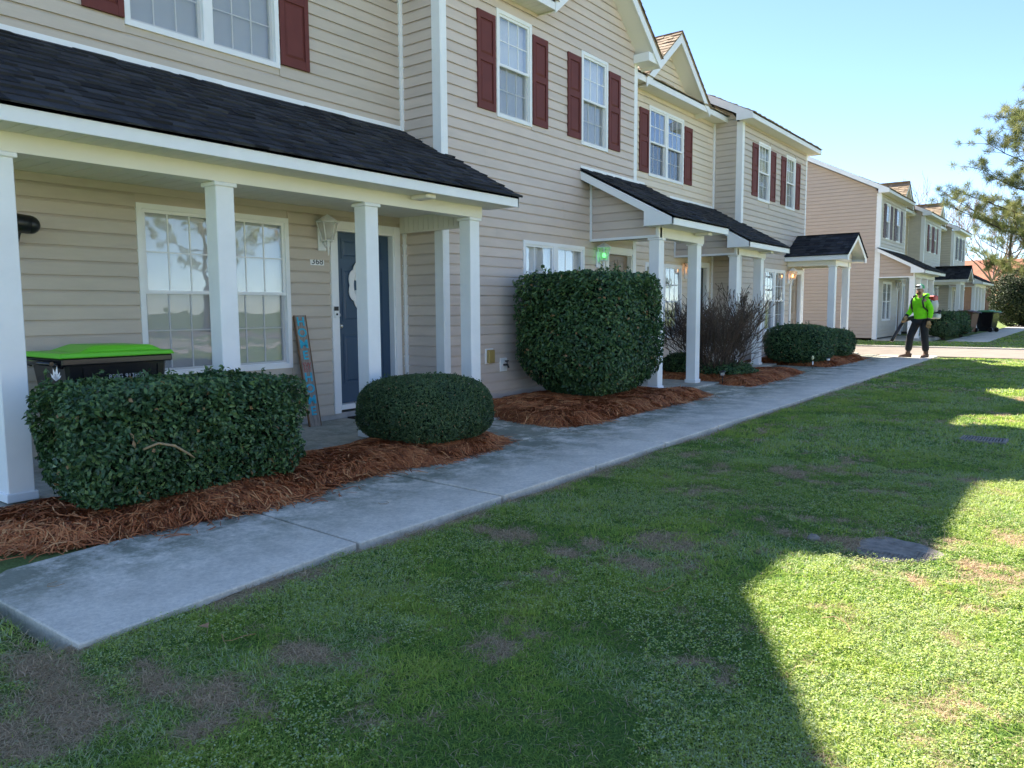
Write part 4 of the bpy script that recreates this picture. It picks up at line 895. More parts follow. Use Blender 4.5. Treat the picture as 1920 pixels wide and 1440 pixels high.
cl_ = np_mesh('clover_patch', Vc, Tc, M['grass'], None, tone=np.repeat(rc.uniform(.52, .69, n_*4), 4)); tag(cl_, 'pale small-leaved clover mixed through the lawn', 'clover', kind='stuff')
# ------------------------------------------------------------------ small things on the lawn and path
M['iron'] = mat('weathered_iron', (.27, .24, .21), .85, .25, noise=.3, nscale=25, bump=.4, bscale=80)
M['oldconc'] = mat('old_concrete', (.27, .235, .195), .9, .2, noise=.45, nscale=14, bump=.6, bscale=70)
dc = thing('drain_cover', 'worn concrete inspection cover with a ribbed rim sunk in the lawn', 'drain cover', (-.80, 4.36, float(gz(-.8, 4.36))))
L0 = MB(); zc = max(float(gz(-.8+.22*math.cos(t), 4.44+.24*math.sin(t))) for t in [k*.35 for k in range(18)])+.003; pts = []
for i in range(28):
    a = 2*math.pi*i/28; q = 1+.10*math.sin(3*a+1)+.05*math.sin(7*a); pts.append((-.80+.205*q*math.cos(a), 4.44+.23*q*math.sin(a), zc-.03))
L0.prism(pts, (0, 0, .030)).build('lid', M['oldconc'], dc, bevel=.006)
rb = MB()
for i in range(-9, 10):
    for j in range(-9, 10):
        x, y = -.80+i*.021, 4.44+j*.023; e = (i*.021/.19)**2+(j*.023/.21)**2
        if e < 1 and (j < -3 or (i > 4 and j < 2)): rb.box(x-.0075, y-.008, zc-.006, x+.0075, y+.008, zc+.0035)
rb.build('ribs', M['oldconc'], dc, fix=False)
gr = thing('drain_grate', 'flat rectangular grate set flush in the shaded lawn', 'drain grate', (-.81, 8.48, float(gz(-.81, 8.48)))); zc = float(gz(-.81, 8.48))
f = MB(); f.box(-1.0, 8.35, zc-.03, -.62, 8.37, zc+.03); f.box(-1.0, 8.61, zc-.03, -.62, 8.63, zc+.03); f.box(-1.0, 8.37, zc-.03, -.98, 8.61, zc+.03); f.box(-.64, 8.37, zc-.03, -.62, 8.61, zc+.03); f.build('frame', M['iron'], gr)
for i in range(14): MB().box(-.975+i*.0245, 8.37, zc-.02, -.962+i*.0245, 8.61, zc+.026).build('bar', M['iron'], gr)
rk = MB(); rk.ball((-1.21, 4.38, float(gz(-1.21, 4.38))+.012), (.035, .03, .024), 9, 6); rk.v = [tuple(c+random.uniform(-.004, .004) for c in v) for v in rk.v]
tag(rk.build('rock', M['oldconc'], None), 'small grey stone lying in the grass near the inspection cover', 'stone')
lf = MB(); z = float(gz(-2.83, 1.62))+.035; lf.add([(-2.86, 1.61, z), (-2.835, 1.60, z+.012), (-2.80, 1.625, z+.004), (-2.825, 1.645, z+.014), (-2.83, 1.622, z+.003)], [(0, 1, 4), (1, 2, 4), (2, 3, 4), (3, 0, 4)])
tag(lf.build('fallen_leaf', mat('dry_leaf', (.36, .19, .09), .7), None, fix=False), 'single dry tan leaf lying on the grass near the path end', 'leaf')
ndl = [((-2.62, 1.62), .6, 'dry pine needle on the grass beside the fallen tan leaf'), ((-.75, 3.2), 2.6, 'dry pine needle lying on sunlit grass below the inspection cover'), ((-1.5, 3.1), .9, 'dry pine needle lying on shaded grass left of the sun patch')]
for (x, y), a, lb_ in ndl:
    mb = MB(); mb.tube([(x+.09*s*math.cos(a+.7*s), y+.09*s*math.sin(a+.7*s), float(gz(x, y))+.04+.012*math.sin(s*3)) for s in (-1, -.5, 0, .5, 1)], .0016, 4)
    tag(mb.build('pine_needle', M['straw'] if 0 else M['needle_dry'] if 'needle_dry' in M else M.setdefault('needle_dry', mat('dry_needle', (.36, .21, .09), .7)), None), lb_, 'pine needle', 'loose pine needles on the lawn')
for (x, y), a, lb_ in [((-3.88, 1.45), .1, 'curled dry pine needle on the blunt end slab of the path'), ((-3.7, 3.45), 1.2, 'dry pine needle on the path slab before the round clipped shrub')]:
    mb = MB(); mb.tube([(x+.07*s*math.cos(a+1.1*s), y+.07*s*math.sin(a+1.1*s), float(base(y))+.006) for s in (-1, -.5, 0, .5, 1)], .0013, 4)
    tag(mb.build('pine_needle', M['needle_dry'], None), lb_, 'pine needle', 'loose pine needles on the path')
def stake_light(label, x, y, h, white):
    z = float(base(y))+.04; t = thing('path_light', label, 'path light', (x, y, z))
    MB().tube([(x, y, z-.05), (x, y, z+h*.6)], .008, 6).build('stake', M['black'], t)
    MB().lathe([(.02, z+h*.55), (.035, z+h*.62), (.035, z+h*.85)], (x, y, 0), 12).build('lens', M['white'] if white else M['lampglass'], t)
    MB().lathe([(.05, z+h*.85), (.052, z+h*.9), (.01, z+h)], (x, y, 0), 12).build('cap', M['black'], t)
stake_light('small black stake light at the straw edge by the leafless shrub', -4.86, 12.05, .20, False)
stake_light('small stake light with white lens at the straw edge by the round shrubs', -4.46, 16.75, .16, True)
fs = thing('flower_stake', 'white flower ornament on a stake before a round shrub', 'garden ornament', (-4.40, 15.75+.9, float(base(16.6))))
x, y, z = -4.42, 16.70, float(base(16.6)); x, y = -4.55, 15.95
fs.location = (x, y, z); WL[fs] = Vector((x, y, z))
MB().tube([(x, y, z-.05), (x, y, z+.22)], .005, 6).build('stake', M['black'], fs)
for k in range(5):
    a = 2*math.pi*k/5; MB().ball((x+.01, y+.025*math.cos(a), z+.12+.025*math.sin(a)), (.008, .017, .017), 8, 5).build('petal', M['white'], fs)
MB().ball((x+.005, y, z+.23), (.025, .032, .045), 10, 7).build('bloom', mat('pale_yellow', (.62, .60, .34), .6), fs)
# ------------------------------------------------------------------ wheeled bins
M['lime'] = mat('lime_lid', (.16, .62, .03), .4); M['binblack'] = mat('bin_black', (.012, .013, .015), .22, .6)
M['dull'] = mat('bin_green_lid', (.10, .30, .12), .5); M['boxbrown'] = mat('brown_plastic', (.10, .04, .025), .5)
M['blgrey_print'] = mat('worn_white_print', (.45, .45, .45), .6)
def wheelie(label, loc, rotz, lid, txt=None):
    t = thing('wheeled_bin', label, 'bin', loc, rotz); WL[t] = Vector((0, 0, 0)); Lh = .40; Wd = .31; H = .93
    b = MB(); b.hexa([(-Wd*.78, -Lh*.72, .03), (Wd*.78, -Lh*.72, .03), (Wd*.78, Lh*.80, .03), (-Wd*.78, Lh*.80, .03), (-Wd, -Lh, H), (Wd, -Lh, H), (Wd, Lh, H), (-Wd, Lh, H)])
    B = b.build('body', M['binblack'], t, bevel=.025, local=True)
    MB().box(-Wd-.025, -Lh-.03, H-.05, Wd+.025, Lh+.03, H+.005).build('rim', M['binblack'], t, bevel=.01, local=True)
    MB().tube([(-Wd-.0, -Lh-.09, H-.03), (Wd+.0, -Lh-.09, H-.03)], .018, 8).tube([(-Wd+.03, -Lh-.09, H-.03), (-Wd+.03, -Lh, H-.06)], .016, 6).tube([(Wd-.03, -Lh-.09, H-.03), (Wd-.03, -Lh, H-.06)], .016, 6).build('handle', M['binblack'], t, local=True)
    l = MB(); l.hexa([(-Wd-.035, -Lh-.05, H+.006), (Wd+.035, -Lh-.05, H+.006), (Wd+.035, Lh+.05, H+.006), (-Wd-.035, Lh+.05, H+.006), (-Wd-.02, -Lh-.03, H+.045), (Wd+.02, -Lh-.03, H+.045), (Wd+.02, Lh+.03, H+.04), (-Wd-.02, Lh+.03, H+.04)])
    LD = l.build('lid', lid, t, bevel=.008, local=True)
    MB().hexa([(-Wd+.03, -Lh+.12, H+.042), (Wd-.03, -Lh+.12, H+.042), (Wd-.03, Lh-.02, H+.038), (-Wd+.03, Lh-.02, H+.038), (-Wd+.09, -Lh+.26, H+.095), (Wd-.09, -Lh+.26, H+.095), (Wd-.06, Lh-.10, H+.085), (-Wd+.06, Lh-.10, H+.085)]).build('lid_dome', lid, LD, bevel=.012, local=True)
    for s in (-1, 1):
        q = MB().tube([(s*(Wd*.8), -Lh*.72, .11), (s*(Wd*.8+.06), -Lh*.72, .11)], .11, 18, smooth=False).build('wheel', M['black'], t, local=True)
    for yy in (-.25, .33): MB().hexa([(Wd*.86, yy-.02, .25), (Wd*.86+.012, yy-.02, .25), (Wd*.86+.012, yy+.02, .25), (Wd*.86, yy+.02, .25), (Wd*.97, yy-.02, .86), (Wd*.97+.014, yy-.02, .86), (Wd*.97+.014, yy+.02, .86), (Wd*.97, yy+.02, .86)]).build('rib', M['binblack'], B, local=True)
    
    if txt:
        Mx = Matrix.Translation((Wd*.965+.004, .06, .775)) @ Matrix.Rotation(-.07, 4, 'Y') @ Matrix(((0, 0, 1, 0), (1, 0, 0, 0), (0, 1, 0, 0), (0, 0, 0, 1)))
        for w_, dy in zip(txt.split(), (-.085, .062)): text_mesh('lettering', w_, .050, M['blgrey_print'], B, Mx @ Matrix.Translation((dy, 0, 0)), .001)
    return t
wheelie('black wheeled bin with lime green lid behind the clipped hedge', (-6.42, 2.90, .02), 0, M['lime'], '850G 913895')
# ------------------------------------------------------------------ HOME SWEET HOME board and mat
M['barn'] = mat('weathered_board', (.30, .25, .21), .85, .2, noise=.45, nscale=9, stretch=(3, 8, .6)); M['teal'] = mat('teal_paint', (.03, .40, .56), .7, noise=.2, nscale=30); M['redp'] = mat('faded_red_paint', (.42, .09, .08), .7, noise=.3, nscale=30)
sb = thing('welcome_board', 'tall weathered plank reading HOME SWEET HOME leaning on the taupe wall', 'sign', (-6.80, 5.32, .03)); WL[sb] = Vector((0, 0, 0))
sb.rotation_euler = (0, -math.atan2(.22, 1.22), 0); Hs = 1.24
MB().box(-.012, -.075, 0, .008, .075, Hs).build('board', M['barn'], sb, local=True)
for s in (-1, 1): MB().box(-.014, s*.075-.005, 0, .012, s*.075+.005, Hs).build('edge_strip', M['brown'], sb, local=True)
tm = lambda z, dy=0, rz=0: Matrix.Translation((.0095, dy, z)) @ Matrix(((0, 0, 1, 0), (1, 0, 0, 0), (0, 1, 0, 0), (0, 0, 0, 1)))
for i, ch in enumerate('HOME'):
    o = text_mesh('letter', ch, .135, M['teal'], sb, tm(1.165-i*.125) @ Matrix.Scale(1.12, 4, (1, 0, 0)), .0015, .0028)
    o = text_mesh('letter', ch, .135, M['teal'], sb, tm(.545-i*.125) @ Matrix.Scale(1.12, 4, (1, 0, 0)), .0015, .0028)
text_mesh('letter', 'SW', .075, M['redp'], sb, tm(.685), .0012); text_mesh('letter', 'EET', .062, M['redp'], sb, tm(.632), .0012)
dm = MB(); dm.box(-6.98, 5.93, float(base(6))+.014, -6.50, 6.72, float(base(6))+.03); tag(dm.build('door_mat', mat('mat_fibre', (.05, .035, .025), .95, noise=.4, nscale=40), None), 'dark fibre door mat on the slab below the blue door', 'door mat')
# ------------------------------------------------------------------ the far row across the lane
def far_bay(label, y0, y1, sid, wins, sm, first=False, z0=.20):
    h = thing('townhouse', label, 'house', (BX, (y0+y1)/2, .1), group='townhouses of the far row'); WL[h] = Vector(h.location)
    c = core(h, BX, y0+.02, y1-.02); P = PX(BX)
    d = (y1-1.05, y1-.25, .30, 2.25); wd = (y0+.75, y0+2.2, .8, 2.25) if first else (y0+.6, y0+2.1, .8, 2.25)
    siding(c, P, z0, 5.36, (y0+.08, y1-.02), hol(wd, *wins, (d[0]-.09, d[1]+.09, d[2]-.1, d[3]+.09)), M[sid], pieces=False)
    if first:
        siding(c, PY(y0), z0, 8.15, lambda z: (-16.4+max(0, (z-5.5)/.51), BX-.11-max(0, (z-5.5)/.51)), [], M['sid5'], pieces=False)
        MB().prism([(-16.4, y0+.02, 0), (BX-.13, y0+.02, 0), (BX-.13, y0+.02, 5.45), (-11.5, y0+.02, 8.05), (-16.4, y0+.02, 5.45)], (0, .1, 0)).build('end_wall', M['core'], h)
    else: siding(c, PY(y0), z0, 5.6, (WX, BX-.11), [], M[sid], pieces=False)
    cp = MB(); cp.box(BX-.125, y0-.026, z0-.05, BX+.024, y0-.001, 5.36); cp.box(BX+.002, y0-.001, z0-.05, BX+.026, y0+.11, 5.36); cp.build('corner_post', M['white'], h)
    cp = MB(); cp.box(BX+.002, y1-.09, z0, BX+.026, y1, 5.36); cp.build('corner_post', M['white'], h)
    for q in wins: window(h, P, *q, pieces=False, cover='none', grid=(2, 2)); shutter(h, P, q[0]-.37, q[0]-.015, q[2]+.03, q[3]-.06, sm, False); shutter(h, P, q[1]+.015, q[1]+.37, q[2]+.03, q[3]-.06, sm, False)
    window(h, P, *wd, units=2, pieces=False, cover='none', grid=(2, 2)); door(h, P, *d, M['door2'] if first else M['door3'], False); lamp(h, P, d[0]-.35, 2.1)
    main_roof(h, -6.08, y0-.25, y1+.15, 5.47, wx=BX, rakeL=True, rakeR=True)
    return h
def far_recess(label, y0, y1, sid, yc):
    h = thing('townhouse', label, 'house', (WX, (y0+y1)/2, .1), group='townhouses of the far row'); WL[h] = Vector(h.location)
    c = core(h, WX, y0, y1); P = PX(WX); w_ = (y0+1.2, y0+2.7, 3.85, 5.15); wd = (y0+.9, y0+2.4, .8, 2.25); d = (y1-1.3, y1-.45, .30, 2.25)
    siding(c, P, .2, 5.42, (y0, y1), hol(w_, wd, (d[0]-.09, d[1]+.09, d[2]-.1, d[3]+.09)), M[sid], pieces=False)
    trim(h, P, y1-.05, y1-.005, .2, 5.4, d1=.03)
    window(h, P, *w_, units=2, pieces=False, cover='none', grid=(2, 2)); window(h, P, *wd, units=2, pieces=False, cover='none', grid=(2, 2)); door(h, P, *d, M['door3'], False)
    main_roof(h, -6.72, y0+.1, y1-.1, 5.51, wx=WX, zb=5.37)
    gable(h, -6.70, WX, yc, 1.35, 5.49, .80, -8.9, sid, pieces=False)
    return h
A = far_bay('first townhouse of the far row, tan side wall and dark shutters', 30.1, 34.5, 'sid6', [(30.95, 31.62, 3.80, 5.10), (32.75, 33.45, 3.80, 5.10)], 'shutd', True)
shed_porch(A, BX, -4.85, 29.86, 34.3, 3.43, 2.61, -5.20, 30.1, 34.2, 'siding', 'open', cols=(30.1, 31.25, 32.6, 33.95), slab=.16, sid='sid5', pieces=False)
far_recess('cream recessed townhouse next to the tan sided end house', 34.5, 38.7, 'sid3', 36.75)
B = far_bay('far row townhouse with burgundy shutters and a peaked porch', 38.7, 43.1, 'sid6', [(39.85, 40.5, 3.80, 5.08), (41.2, 41.85, 3.80, 5.08)], 'shut')
gable_porch(B, BX, -4.87, 42.0, 1.0, 2.60, .57, (41.2, 42.55), -5.20, .16, pieces=False)
far_recess('recessed townhouse between the burgundy and the black shuttered ones', 43.1, 47.5, 'sid3', 45.5)
Cc = far_bay('last townhouse of the far row, with black shutters', 47.5, 51.9, 'sid6', [(48.6, 49.3, 3.85, 5.15), (50.1, 50.8, 3.85, 5.15)], 'shutb')
shed_porch(Cc, BX, -4.85, 46.4, 51.6, 3.43, 2.61, -5.20, 46.6, 51.3, 'siding', 'open', cols=(46.75, 48.1, 49.4, 51.1), slab=.16, sid='sid5', pieces=False)
for pl in ([(-4.9, 29.95), (-4.9, 34.3), (-6.45, 34.3), (-6.45, 29.95)], [(-4.9, 41), (-4.9, 43), (-6.45, 43), (-6.45, 41)], [(-4.9, 46.6), (-4.9, 51.5), (-6.45, 51.5), (-6.45, 46.6)]): struct_slab('porch_slab', pl, .03, 'slab')
shrub('hedge', 'boxy dark hedge behind the man in lime, near the far row walk', (-4.80, 34.1), (.55, .75, .95), 4, 5000, (.07, .04), 'holly', 41, lump=.1, under=.2)
shrub('hedge', 'dark hedge farther along the far row by the burgundy shuttered house', (-4.9, 37.6), (.5, 1.6, .95), 4, 5000, (.08, .045), 'holly', 42, lump=.1, under=.2)
shrub('low_shrub', 'low round shrub beside the far row walk', (-4.45, 36.0), (.38, .38, .45), 2.4, 1500, (.07, .04), 'holly', 43, lump=.1)
shrub('low_shrub', 'small round shrub at the corner of the boxy far hedge', (-4.55, 32.3), (.36, .40, .62), 2.4, 2000, (.06, .035), 'boxw', 44, lump=.1)
wheelie('dark wheeled bin with dull green lid standing on the far walk', (-4.15, 42.2, .12), math.radians(70), M['dull'])
wb = wheelie('brown bin standing before the peaked porch of the far row', (-4.85, 41.0, .12), math.radians(70), M['boxbrown'])
for ch in wb.children:
    if ch.name.startswith(('body', 'rim')): ch.data.materials[0] = mat('brown_bin', (.16, .07, .04), .5)
# ------------------------------------------------------------------ distant house with rusty roof
fh = thing('distant_house', 'low house with rusty brown roof beyond the far row', 'house', (-9, 82, 0))
MB().box(-20, 78, 0, 3, 88, 3.3).build('wall', mat('brick_far', (.26, .14, .10), .9, noise=.2, nscale=3), fh)
MB().add([(-20.6, 77.4, 3.2), (3.6, 77.4, 3.2), (3.6, 88.6, 3.2), (-20.6, 88.6, 3.2), (-17, 83, 5.6), (0, 83, 5.6)], [(0, 1, 5, 4), (1, 2, 5), (2, 3, 4, 5), (3, 0, 4), (3, 2, 1, 0)]).build('roof', mat('rusty_roof', (.33, .13, .07), .85, noise=.35, nscale=1.5), fh)
for i in range(5): MB().box(-17+4*i, 77.96, 1.0, -15.6+4*i, 78.02, 2.4).build('window', M['glass'], fh)
# ------------------------------------------------------------------ trees
M['pineneedle'] = mat('pine_needles', (.08, .11, .03), .6, .3, tone=[(0, (.08, .11, .035)), (.5, (.20, .23, .07)), (1, (.38, .37, .15))], sss=.3)
M['budtwig'] = mat('budding_twig', (.30, .21, .16), .8, .2)
def needle_tree(name, label, x, y, H, seed, reach, lowest=.35, clumps=420, nl=.17, mat_='pineneedle', lean=(0, 0), npc=60, nw=.010):
    r = np.random.default_rng(seed); z0 = float(base(y)) if y < 60 else 0; t = thing(name, label, 'tree', (x, y, z0))
    tr = MB(); pts = [(x+lean[0]*s*H+.12*math.sin(s*5+seed), y+lean[1]*s*H+.10*math.cos(s*4), z0-.1+H*s) for s in [i/8 for i in range(9)]]
    tr.tube(pts, [max(.03, H*.022*(1-.88*i/8)) for i in range(9)], 10); tr.build('trunk', M['bark'], t)
    br = MB(); tips = []
    nb = 34 if clumps < 1000 else 62
    for i in range(nb):
        s = lowest+(1-lowest)*(i+r.random())/nb; j = min(7, int(s*8)); f = s*8-j; b = Vector(pts[j]).lerp(Vector(pts[j+1]), f)
        a = i*2.4+r.normal(0, .3); L = reach*(1-.72*((s-lowest)/(1-lowest))**1.3)*r.uniform(.65, 1.1); up = r.uniform(-.08, .30)+.45*s
        d = Vector((math.cos(a), math.sin(a), up)); p = [b]
        for k in range(5):
            d = (d+Vector((r.normal(0, .12), r.normal(0, .12), r.normal(.06, .08)))).normalized(); p.append(p[-1]+d*L/5)
        br.tube(p, [max(.012, .012*L*(1-.8*k/5)) for k in range(6)], 6, cap=False)
        for k in range(2, 6):
            for q in range(3 if clumps < 1000 else 4):
                o = Vector((r.normal(0, 1), r.normal(0, 1), r.normal(.25, .5))).normalized(); e = p[k]+(d*.7+o)*L*r.uniform(.07, .2)
                br.tube([p[k], p[k].lerp(e, .5)+Vector((0, 0, .03)), e], [.014, .010, .006], 4, cap=False)
                tips.append(e); tips.append(p[k].lerp(e, .6)+Vector(r.normal(0, .08, 3)))
        tips.append(p[5])
    br.build('branches', M['bark'], t, fix=False)
    tips = np.array([tuple(v) for v in tips]); sel = r.choice(len(tips), min(clumps, len(tips)), replace=False); tips = tips[sel]; n = len(tips)
    C = np.repeat(tips, npc, 0)+r.normal(0, .03, (n*npc, 3)); d = r.normal(0, 1, (n*npc, 3)); d[:, 2] += .35; d /= np.linalg.norm(d, axis=1)[:, None]
    L = nl*r.uniform(.7, 1.3, (n*npc, 1)); sd = np.cross(d, r.normal(0, 1, d.shape)); sd /= np.linalg.norm(sd, axis=1)[:, None]
    C0 = C+d*.05; V = np.stack([C0-sd*nw*.5, C0+sd*nw*.5, C0+d*L], 1).reshape(-1, 3); T = np.arange(len(V)).reshape(-1, 3)
    tn = np.repeat(np.clip(np.repeat(r.normal(.5, .2, n), npc)+r.normal(0, .12, n*npc), 0, 1), 3)
    tag(np_mesh('crown', V, T, M[mat_], t, tone=tn), kind='stuff')
    return t
needle_tree('pine_tree', 'tall pine with clumpy needles whose boughs hang over the far lawn', -.65, 37.0, 9.9, 51, 5.3, .20, 2600, .21, npc=90, nw=.015)
needle_tree('pine_tree', 'smaller hazy pine standing behind the far row', -5.2, 66, 8.5, 52, 3.4, .35, 300, .22, npc=50, nw=.02)
def bare_tree(name, label, x, y, H, seed, m='budtwig', spread=.55, kids=3, lev=5):
    r = np.random.default_rng(seed); t = thing(name, label, 'tree', (x, y, 0))
    tr = MB(); top = (x+r.normal(0, .2), y, H*.32); tr.tube([(x, y, -.2), (x+.05, y, H*.15), top], [H*.022, H*.018, H*.014], 8); tr.build('trunk', M['greybark'], t)
    mb = MB()
    for i in range(5):
        a = i*1.26+r.random(); bare_branching(mb, r, top, (math.cos(a)*.7, math.sin(a)*.7, 1), H*.26, H*.009, lev-1, kids, spread, .28, 4, 3, .012)
    mb.build('crown', M[m], t, fix=False); return t
bare_tree('bare_tree', 'budding leafless tree whose pale twigs rise behind the far row roofs', -10.8, 72, 11.5, 61)
bare_tree('bare_tree', 'thin leafless tree between the far row and the rusty roof', -6.5, 70, 10.0, 62)
bare_tree('bare_tree', 'grey leafless tree behind the overhanging pine boughs', -3.6, 74, 10.5, 63)
bare_tree('bare_tree', 'wide leafless tree beyond the rusty roofed house', -8.0, 96, 13.5, 64)
shrub('evergreen_bush', 'big glossy evergreen bush at the end of the far walk', (-3.55, 54.5), (1.75, 1.8, 3.3), 2.6, 11000, (.15, .08), 'farleaf', 65, lump=.22, under=.25, thick=.3, sprig=.15)
shrub('evergreen_bush', 'second broad evergreen bush beyond the far lawn', (-.6, 56.0), (2.2, 2.0, 3.0), 2.6, 8000, (.16, .085), 'farleaf', 66, lump=.25, under=.25, thick=.3, sprig=.15)
# ------------------------------------------------------------------ across the lawn, behind the photographer (trees mirrored in the panes; lot and houses added for bounced light)
M['lot'] = conc_mat('bounce_lot_concrete', (.55, .50, .43), .3)
struct_slab('bounce_lot', [(8.5, -30), (24, -30), (24, 21.4), (8.5, 21.4)], -.03, 'lot', .06)  # unseen pale lot, added so its sunlit concrete bounces light
for i, (x, y, H, sd) in enumerate([(27, -2, 12, 71), (31, 12, 14, 72), (26, 24, 12.5, 73), (33, 36, 13, 74), (29, 48, 14, 75)]):
    if i % 2: bare_tree('bare_tree', ['', 'leafless tree across the parking lot mirrored in the ground floor panes', '', 'leafless tree far across the lane beyond the parking lot'][i], x, y, H, sd)
    else: needle_tree('pine_tree', ['pine across the parking lot facing house 368', '', 'pine across the parking lot beside the lane', '', 'pine far across the lane beyond the parking lot'][i], x, y, H, sd, 4.2, .25, 380, .3, npc=45, nw=.03)

for k, (ya, yb, hh, cl) in enumerate([(-24, -6, 5.6, (.62, .54, .44)), (-5.4, 12, 6.0, (.66, .60, .50)), (12.6, 31, 5.6, (.60, .50, .42))]):  # unseen pale facades, invented to bounce warm sunlight onto the shaded fronts
    oh = thing('bounce_house', ['unseen long pale house added for bounced light, behind a pine', 'unseen long cream house added for bounced light, opposite number 368', 'unseen long beige house added for bounced light, near the lane'][k], 'house', (56, (ya+yb)/2, 0))
    MB().box(54, ya, 0, 63, yb, hh).build('wall', mat('bounce_house_siding', cl, .6, noise=.05, nscale=2, stretch=(1, 1, 8)), oh)
    MB().prism([(53.5, ya-.3, hh), (63.5, ya-.3, hh), (58.5, ya-.3, hh+2.6)], (0, yb-ya+.6, 0)).build('roof', M['roofdeck'], oh)
    for q in range(5):
        for z in (.9, 3.5): MB().box(53.96, ya+1.6+3.4*q, z, 54.02, ya+2.9+3.4*q, z+1.4).build('window', M['glass'], oh)
# ------------------------------------------------------------------ the man with the leaf blower
M['skin'] = mat('skin', (.50, .27, .18), .55); M['hoodie'] = mat('lime_fleece', (.24, .80, .02), .85, .2, noise=.14, nscale=9, bump=1, bscale=11); M['pants'] = mat('black_trousers', (.012, .012, .014), .8, noise=.4, nscale=9, bump=1, bscale=10)
M['boot'] = mat('brown_leather', (.09, .045, .025), .6, noise=.2, nscale=20); M['glove'] = mat('tan_glove', (.42, .26, .12), .8); M['capg'] = mat('green_cap', (.05, .34, .13), .7); M['capw'] = mat('white_cap_front', (.72, .72, .66), .7)
M['beard'] = mat('ginger_beard', (.20, .085, .03), .8); M['blgrey'] = mat('blower_grey', (.48, .48, .46), .45); M['blred'] = mat('blower_red', (.42, .03, .025), .4)
def skin(name, J, E, m, parent, sub=2):
    me = bpy.data.meshes.new(name); ks = list(J); me.from_pydata([J[k][0] for k in ks], [(ks.index(a), ks.index(b)) for a, b in E], [])
    o = bpy.data.objects.new(name, me); link(o, parent); me.materials.append(m)
    md = o.modifiers.new('Skin', 'SKIN'); md.use_smooth_shade = True; md.branch_smoothing = .3
    for i, k in enumerate(ks):
        rr = J[k][1]; sv = me.skin_vertices[0].data[i]; sv.radius = (rr, rr) if not hasattr(rr, '__len__') else rr; sv.use_root = (i == 0)
    sb_ = o.modifiers.new('Subdivision', 'SUBSURF'); sb_.levels = sb_.render_levels = sub
    return o
mx, my = -3.45, 20.86; mz = float(base(my))
man = thing('person', 'man in lime hoodie, cap and black trousers walking on the path, blower on back', 'person', (mx, my, mz), math.radians(-21))
HK = 1.0
J = {'pelvis': ((0, .02, .93), (.13, .10)), 'waist': ((0, .0, 1.07), (.13, .10)), 'chest': ((0, -.01, 1.28), (.155, .11)), 'neckb': ((0, -.01, 1.44), (.075, .07)), 'neck': ((0, -.025, 1.51), (.055, .055)),
     'head': ((0, -.055, 1.60), (.073, .085)), 'crown': ((0, -.05, 1.69), (.07, .085)),
     'shR': ((-.17, 0, 1.39), .065), 'elR': ((-.25, .03, 1.13), .045), 'wrR': ((-.26, -.17, .98), .034),
     'shL': ((.17, 0, 1.39), .065), 'elL': ((.245, .04, 1.12), .045), 'wrL': ((.235, -.03, .87), .034),
     'hipR': ((-.09, .02, .86), .085), 'knR': ((-.15, -.14, .49), .068), 'anR': ((-.21, -.10, .11), .045),
     'hipL': ((.09, .03, .86), .085), 'knL': ((.12, .03, .48), .068), 'anL': ((.10, .14, .11), .04)}
EB = [('pelvis', 'waist'), ('waist', 'chest'), ('chest', 'neckb'), ('neckb', 'neck'), ('neck', 'head'), ('head', 'crown'), ('chest', 'shR'), ('shR', 'elR'), ('elR', 'wrR'), ('chest', 'shL'), ('shL', 'elL'), ('elL', 'wrL'), ('pelvis', 'hipR'), ('hipR', 'knR'), ('knR', 'anR'), ('pelvis', 'hipL'), ('hipL', 'knL'), ('knL', 'anL')]
WL[man] = Vector((0, 0, 0))
skin('body', J, EB, M['skin'], man)
def grow(keys, k, add=None):
    d = {}
    for q in keys:
        p, rr = J[q]; rr = rr if hasattr(rr, '__len__') else (rr, rr); d[q] = (p, (rr[0]*k+.012, rr[1]*k+.012))
    if add: d.update(add)
    return d
hj = grow(['waist', 'chest', 'shR', 'elR', 'shL', 'elL'], 1.18, {'hem': ((0, .015, .93), (.165, .135)), 'collar': ((0, -.0, 1.455), (.105, .10)), 'cufR': ((-.262, -.13, 1.0), .056), 'cufL': ((.238, -.01, .93), .056)})
skin('hoodie', hj, [('waist', 'hem'), ('waist', 'chest'), ('chest', 'collar'), ('chest', 'shR'), ('shR', 'elR'), ('elR', 'cufR'), ('chest', 'shL'), ('shL', 'elL'), ('elL', 'cufL')], M['hoodie'], man)
pj = grow(['pelvis', 'hipR', 'knR', 'hipL', 'knL'], 1.12, {'cR': ((-.20, -.105, .13), .085), 'cL': ((.10, .135, .13), .085)})
skin('trousers', pj, [('pelvis', 'hipR'), ('hipR', 'knR'), ('knR', 'cR'), ('pelvis', 'hipL'), ('hipL', 'knL'), ('knL', 'cL')], M['pants'], man)
hood = MB(); hood.tube([(.11, -.02, 1.47), (.13, .06, 1.50), (.06, .13, 1.49), (-.06, .13, 1.49), (-.13, .06, 1.50), (-.11, -.02, 1.47)], [.03, .05, .06, .06, .05, .03], 8); hood.build('hood', M['hoodie'], man, local=True)
bt = []
